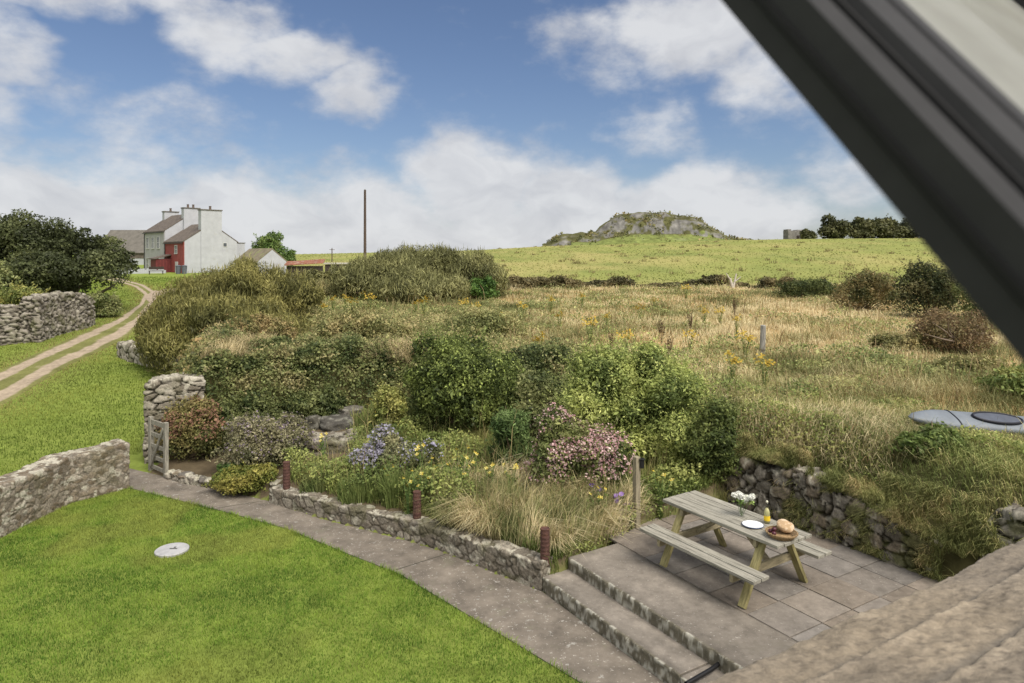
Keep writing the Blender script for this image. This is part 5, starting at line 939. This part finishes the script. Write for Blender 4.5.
for (b_, t, r0_, r1_) in segs:
    st_ = tubes('stem', [(b_, t, r0_, r1_)], TWIG, dk_, 5); LP = np.array([np.array(t)*f_+rng.normal(0,.022,3) for f_ in rng.uniform(.5,1,70)]); V, Fc = leaf_quads(LP, rdir(len(LP), rng), .045, rng, .7); npmesh('blossom', V, [Fc], LEAF, dk_, np.repeat(pal(len(LP), [(.05,.035,.022),(.085,.06,.038)], rng), 4, 0))
scatter(dk_, [(662,328),(668,346),(612,338),(735,302),(690,320)], 'brown seeded dock stalk standing in the dry field grass', lambda py: 17, (.6,.85))
# ------------------------------------------------------------------ grass and undergrowth nobody could count
def wedge(n, px0, px1, Y0, Y1, rng, pw=1.):
    Y = np.exp(rng.uniform(math.log(Y0), math.log(Y1), n)); X = (rng.uniform(px0, px1, n)-512)/F*Y; return X, Y
def pts(X, Y): return np.stack([X, Y, hm(X, Y)], 1)
rng = np.random.default_rng(100)
def mixn(palette, t): p = np.array(palette); t = np.clip(t, 0, 1)*(len(p)-1.001); i = t.astype(int); f_ = (t-i)[:,None]; return p[i]*(1-f_)+p[i+1]*f_
# mown lawn
LAWNP = [(-7.93,10.2)]+[(-7.9,12.0),(-7.32,12.86)]+LAWN_EDGE+[(3,3.2),(-8.6,3.2),(-8.3,7.2)]
X = rng.uniform(-8.6, 3, 420000); Y = 4.6+8.6*rng.random(420000)**.85; k = inside(X, Y, LAWNP) & (np.abs(X) < .80*Y+.5) & (Y > 5); k &= np.hypot(X-q.x*0-float(dc.location.x), Y-float(dc.location.y)) > .235; X, Y = X[k], Y[k]; n = len(X)
t = .5+(fbm2(X, Y, .9, 4, 101)-.5)*1.7+(fbm2(X, Y, .16, 2, 103)-.5)*1.1+rng.normal(0, .15, n); st_ = sstep(.56, .72, fbm2(X, Y, 1.5, 3, 107))
C = mixn([(.036,.098,.010),(.070,.165,.016),(.125,.23,.030)], t); C = C*(1-.25*st_[:,None])+np.array((.24,.22,.08))*.25*st_[:,None]
edge = (seg_dist(X, Y, LAWN_EDGE) < .06) & (fbm2(X, Y, .25, 2, 108) > .42)
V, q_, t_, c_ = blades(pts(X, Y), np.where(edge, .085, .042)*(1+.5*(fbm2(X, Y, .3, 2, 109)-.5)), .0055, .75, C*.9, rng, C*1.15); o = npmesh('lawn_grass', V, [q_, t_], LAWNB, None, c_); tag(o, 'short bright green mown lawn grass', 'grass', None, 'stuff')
# mown grass beside the track
TRK = [tuple(p) for p in tl]+[tuple(p) for p in tr[::-1]]
X, Y = wedge(230000, -160, 520, 12.6, 95, rng); k = ~inside(X, Y, PLATEAU) & ~inside(X, Y, TRK) & (inside(X, Y, [(-8.2,12.2),(-7.6,13.2),(-9,14),(-8.1,15.2)]+FOOT[11:]+[(-200,85),(-200,12.2)])); X, Y = X[k], Y[k]; n = len(X)
t = .5+(fbm2(X, Y, 2.2, 3, 111)-.5)*1.8+rng.normal(0, .15, n); C = mixn([(.045,.098,.012),(.085,.155,.021),(.14,.21,.038)], t); dtr = np.minimum(seg_dist(X, Y, tl), seg_dist(X, Y, tr)); w_ = np.exp(-dtr/.6)[:,None]*.7; C = C*(1-w_)+np.array((.20,.19,.09))*w_
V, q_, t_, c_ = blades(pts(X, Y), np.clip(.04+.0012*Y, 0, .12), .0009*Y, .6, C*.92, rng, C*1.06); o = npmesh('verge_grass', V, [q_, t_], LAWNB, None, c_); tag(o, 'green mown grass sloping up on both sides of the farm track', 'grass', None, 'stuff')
# rough field grass: straw to the right, greener to the left, lodged in swathes
X, Y = wedge(460000, -260, 1520, 9.5, 60, rng); d, _w = seg_dist(X, Y, FOOT, FOOTW); k = inside(X, Y, PLATEAU) & (d > .5); k &= ~((512+F*X/Y < 480) & (d < 3) & (Y < 22) & (rng.random(len(X)) < .6)); X, Y, d = X[k], Y[k], d[k]; n = len(X); px = 512+F*X/Y
pn = fbm2(X, Y, 2.4, 4, 121); sw = fbm2(X, Y, 1.1, 3, 123); straw = np.clip((px-440)/150, 0, 1)*.52+(pn-.5)*3.0+.14+rng.normal(0, .18, n)
straw += .10*((px > 560) & (Y > 14) & (Y < 40)); straw -= .10*((px > 560) & (Y < 13)); straw -= .35*sstep(30, 50, Y)*(pn < .52)
C = mixn([(.075,.09,.035),(.14,.145,.065),(.235,.22,.12),(.34,.305,.20)], straw); br = (rng.random(n) < .12)[:,None]; C = np.where(br, C*np.array((.7,.55,.46)), C)
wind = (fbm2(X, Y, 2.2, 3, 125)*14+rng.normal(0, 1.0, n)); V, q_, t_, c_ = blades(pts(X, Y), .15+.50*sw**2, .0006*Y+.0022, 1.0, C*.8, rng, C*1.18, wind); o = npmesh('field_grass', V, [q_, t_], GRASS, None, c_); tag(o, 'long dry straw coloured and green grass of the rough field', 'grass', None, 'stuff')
# green bramble and weed patches through the field
def drape(name, label, n, px0, px1, Y0, Y1, cond, th, size, palette, sc=.5, seed=1, thr=.0, cat='undergrowth', asp=.65, grow=0, kind='stuff'):
    rng = np.random.default_rng(seed); X, Y = wedge(n, px0, px1, Y0, Y1, rng); lump = fbm2(X, Y, 1.1, 3, seed); k = cond(X, Y, 512+F*X/Y, lump); X, Y, lump = X[k], Y[k], lump[k]; P = pts(X, Y); hh = th*np.clip((lump-.30)*2.4, .08, 1.3); u = rng.random(len(X))**.45; P[:,2] += hh*u; P[:,:2] += rng.normal(0, .06, (len(X), 2))
    Nn = unit(rdir(len(X), rng)*.8+np.array([0,-.25,.7])); V, Fc = leaf_quads(P, Nn, size*(1+grow*Y), rng, asp); o = npmesh(name, V, [Fc], LEAF, None, np.repeat(pal(len(P), palette, rng, P, sc, seed), 4, 0)); return tag(o, label, cat, None, kind)
fd = lambda X, Y: seg_dist(X, Y, FOOT)
inP = lambda X, Y: inside(X, Y, PLATEAU)
drape('field_weeds', 'patches of dull green weeds and bramble in the field grass', 190000, 180, 1180, 13, 58, lambda X, Y, px, l: inP(X, Y) & (fbm2(X, Y, 3.2, 3, 131)-.0006*np.clip(px-500, -150, 300)*.6 > .455), .38, .042, [(.055,.075,.025),(.105,.13,.048),(.17,.175,.08)], seed=131, grow=.028)
drape('bramble_bank', 'thick bramble tangle covering the stone bank above the garden', 190000, 165, 640, 13.6, 20, lambda X, Y, px, l: inP(X, Y) & (fd(X, Y) < 3.2) & (X < 2.2), .75, .062, [(.022,.034,.012),(.05,.066,.023),(.09,.105,.042),(.13,.12,.065)], seed=133)
drape('bramble_bank_top', 'paler bramble and dry stems along the top of the bank', 60000, 150, 520, 16, 29, lambda X, Y, px, l: inP(X, Y) & (fd(X, Y) > .8) & (l > .42) & (px < 560-(Y-16)*3), .6, .07, [(.07,.08,.032),(.13,.135,.06),(.20,.175,.10)], seed=135)
drape('bank_scrub', 'brown and green scrub on the side of the bank facing the track', 40000, 120, 330, 15, 34, lambda X, Y, px, l: inP(X, Y) & (fd(X, Y) < 2.6) & (X < -7), .7, .08, [(.045,.055,.02),(.10,.10,.04),(.16,.115,.06)], seed=137)
drape('patio_bank_weeds', 'leafy weeds and bramble over the grassy bank behind the patio', 70000, 700, 1120, 6.5, 13.5, lambda X, Y, px, l: inP(X, Y) & (fd(X, Y) < 3.6) & (fd(X, Y) > .5) & (X > 2.4) & (fbm2(X, Y, .9, 3, 139) > .45), .30, .040, [(.045,.07,.018),(.09,.12,.03),(.15,.16,.055)], seed=139)
inB = lambda X, Y: inside(X, Y, BED)
drape('garden_ground_cover', 'low mixed green ground cover between the garden shrubs', 110000, 285, 700, 9.3, 16.5, lambda X, Y, px, l: inB(X, Y) & (seg_dist(X, Y, FAR_EDGE) > .30) & ~((px < 352) & (Y > 12.9)) & (l > .33), .46, .045, [(.04,.06,.018),(.085,.115,.03),(.14,.16,.05)], seed=141)
# long grass on the patio bank, hanging over its wall
X, Y = wedge(90000, 690, 1200, 5.5, 13.5, rng); d = fd(X, Y); k = inP(X, Y) & (d < 3.4) & (X > 2.3) & ((d > .42) | (rng.random(len(X)) < .35*(fbm2(X, Y, .7, 2, 151) > .5))); X, Y, d = X[k], Y[k], d[k]; n = len(X)
t = .22+(fbm2(X, Y, .9, 3, 153)-.5)*2.2+.28*(d > 2.2)+rng.normal(0, .2, n); C = mixn([(.095,.125,.04),(.165,.20,.068),(.25,.25,.105),(.34,.30,.165)], t)
V, q_, t_, c_ = blades(pts(X, Y), (.15+.16*rng.random(n))*(1-.35*(d < .9)), .009, .9, C*.8, rng, C*1.15, math.atan2(-.52,-.855)+rng.normal(0, .9, n)); o = npmesh('bank_grass', V, [q_, t_], GRASS, None, c_); tag(o, 'long drooping grass over the bank wall behind the picnic table', 'grass', None, 'stuff')
# tussocks growing out of the face of the bank wall and at its foot
m = 42000; u_ = rng.uniform(-.9, 4.6, m); pk = fbm2(u_, u_*0, .35, 3, 155); z_ = .36+rng.random(m)**1.2*1.1; f2_ = fbm2(u_, z_, .28, 3, 157)+.05*sstep(1.4, 2.4, u_)-.03*sstep(1.6, .6, u_); k = f2_ > .535; u_, z_ = u_[k], z_[k]; vv_ = 3.50+.12*(z_-.36); u2_ = rng.uniform(-.9, 3.2, 26000); v2_ = rng.uniform(3.52, 4.05, 26000); k2 = fbm2(u2_, v2_, .3, 3, 181) > .46; u2_, v2_ = u2_[k2], v2_[k2]; z2_ = np.interp(u2_, [-.75,.2,1.2,2.0,2.5,3.2], [.95,1.10,1.12,.95,.85,.7])+.02+.10*fbm2(u2_, v2_, .2, 2, 183); u_ = np.concatenate([u_, u2_]); z_ = np.concatenate([z_, z2_]); vv_ = np.concatenate([vv_, v2_])
P = np.stack([A2[0]+U2[0]*u_+V2[0]*vv_, A2[1]+U2[1]*u_+V2[1]*vv_, z_], 1); C = mixn([(.09,.11,.038),(.165,.18,.065),(.29,.235,.13)], fbm2(u_, z_, .3, 2, 159)*1.6-.3+rng.normal(0, .2, len(u_)))
V, q_, t_, c_ = blades(P, .15, .008, 1.0, C*.8, rng, C*1.1, math.atan2(-.52,-.855)+rng.normal(0, .8, len(u_))); o = npmesh('wall_grass', V, [q_, t_], GRASS, None, c_); tag(o, 'tufts of grass rooted in the joints of the bank wall', 'grass', None, 'stuff')
# dry grass sheaf in the stone edged bed
poly = [G(424,505), G(470,486), G(540,482), G(600,500), G(640,512), G(634,524), G(575,553), G(546,556), G(440,528)]; a_ = np.array(poly); X = rng.uniform(a_[:,0].min(), a_[:,0].max(), 60000); Y = rng.uniform(a_[:,1].min(), a_[:,1].max(), 60000); k = inside(X, Y, poly); X, Y = X[k][:17000], Y[k][:17000]; n = len(X)
C = mixn([(.10,.12,.045),(.22,.20,.11),(.36,.31,.20),(.43,.38,.27)], .2+(fbm2(X, Y, .45, 3, 161)-.5)*2+rng.random(n)*.6); V, q_, t_, c_ = blades(pts(X, Y), .46, .009, .95, C*.75, rng, C*1.15, fbm2(X, Y, .6, 2, 163)*10+rng.normal(0, .5, n)); o = npmesh('dry_grass', V, [q_, t_], GRASS, None, c_); tag(o, 'thick sheaf of bleached dry grass below the pink shrub', 'grass', None, 'stuff')
# green grass through the bed and along the patio's left edge
X, Y = wedge(90000, 290, 760, 9.0, 16, rng); k = inB(X, Y) & ((seg_dist(X, Y, FAR_EDGE) > .26) | (X > .5)) & (fbm2(X, Y, .8, 3, 165) > .44) & ~((512+F*X/Y < 352) & (Y > 12.8)); X, Y = X[k], Y[k]; n = len(X); C = mixn([(.055,.085,.02),(.11,.15,.035),(.20,.19,.07)], fbm2(X, Y, .6, 3, 167)*1.8-.4+rng.normal(0, .15, n))
V, q_, t_, c_ = blades(pts(X, Y), .24, .009, .7, C*.8, rng, C*1.1); o = npmesh('bed_grass', V, [q_, t_], GRASS, None, c_); tag(o, 'green grass growing through the stone edged garden bed', 'grass', None, 'stuff')
# pasture tufts on the hill
X, Y = wedge(26000, 200, 1250, 58, 235, rng); n = len(X); f3 = fbm2(X, Y, 9, 3, 171); C = mixn([(.09,.115,.03),(.14,.16,.05),(.19,.185,.075)], f3*2-.5+rng.normal(0, .2, n)); V, q_, t_, c_ = blades(pts(X, Y), (.09+.06*rng.random(n)), .0022*Y, .7, C*.9, rng, C*1.1); o = npmesh('hill_grass', V, [q_, t_], GRASS, None, c_); tag(o, 'grazed yellow green grass of the hill pasture', 'grass', None, 'stuff')
cx, cy_ = wedge(170, 420, 1000, 66, 225, rng); X = np.repeat(cx, 22)+rng.normal(0, .35, 170*22); Y = np.repeat(cy_, 22)+rng.normal(0, .35, 170*22); C = mixn([(.07,.075,.03),(.13,.12,.05),(.20,.17,.09)], rng.random(len(X))); V, q_, t_, c_ = blades(pts(X, Y), .45, .0009*Y, .6, C, rng); o = npmesh('rush_tufts', V, [q_, t_], GRASS, None, c_); tag(o, 'dark rush tufts dotted over the hill pasture', 'grass', None, 'stuff')

# tall thin seeding stems standing over the field grass
X, Y = wedge(4000, 300, 1150, 12, 52, rng); k = inP(X, Y) & (fd(X, Y) > 1.2) & (fbm2(X, Y, 2.0, 3, 191) > .50); X, Y = X[k], Y[k]; n = len(X); C = mixn([(.10,.075,.045),(.19,.15,.08),(.13,.14,.06)], rng.random(n)); V, q_, t_, c_ = blades(pts(X, Y), .55+.35*rng.random(n), .0009*Y+.003, .6, C*.7, rng, C*1.2); o = npmesh('seed_stems', V, [q_, t_], GRASS, None, c_); tag(o, 'thin brown seeding stems standing above the dry field grass', 'grass', None, 'stuff')

# dry ridge along the top of the bank, and tall stems through the garden bed
X, Y = wedge(60000, 200, 470, 14.5, 21, rng); d = fd(X, Y); k = inP(X, Y) & (d > .9) & (d < 2.6) & (fbm2(X, Y, 1.0, 3, 195) > .47); X, Y = X[k], Y[k]; n = len(X); P = pts(X, Y); P[:,2] += .25; C = mixn([(.13,.125,.06),(.24,.21,.12),(.34,.29,.19)], rng.random(n)); V, q_, t_, c_ = blades(P, .38, .012, 1.0, C*.8, rng, C*1.15, fbm2(X, Y, 1, 2, 197)*10+rng.normal(0, .8, n)); o = npmesh('ridge_grass', V, [q_, t_], GRASS, None, c_); tag(o, 'pale dry grass lying along the ridge of the bramble bank', 'grass', None, 'stuff')
X, Y = wedge(5200, 300, 740, 9.2, 15.5, rng); k = inB(X, Y) & (seg_dist(X, Y, FAR_EDGE) > .35) & ~((512+F*X/Y < 352) & (Y > 12.8)) & (fbm2(X, Y, .7, 2, 199) > .45); X, Y = X[k], Y[k]; n = len(X); C = mixn([(.07,.10,.03),(.15,.15,.06),(.25,.20,.11)], rng.random(n)); V, q_, t_, c_ = blades(pts(X, Y), .42+.35*rng.random(n), .009, .4, C*.8, rng, C*1.2); o = npmesh('bed_stems', V, [q_, t_], GRASS, None, c_); tag(o, 'tall thin green and dry stems rising through the garden bed', 'plants', None, 'stuff')
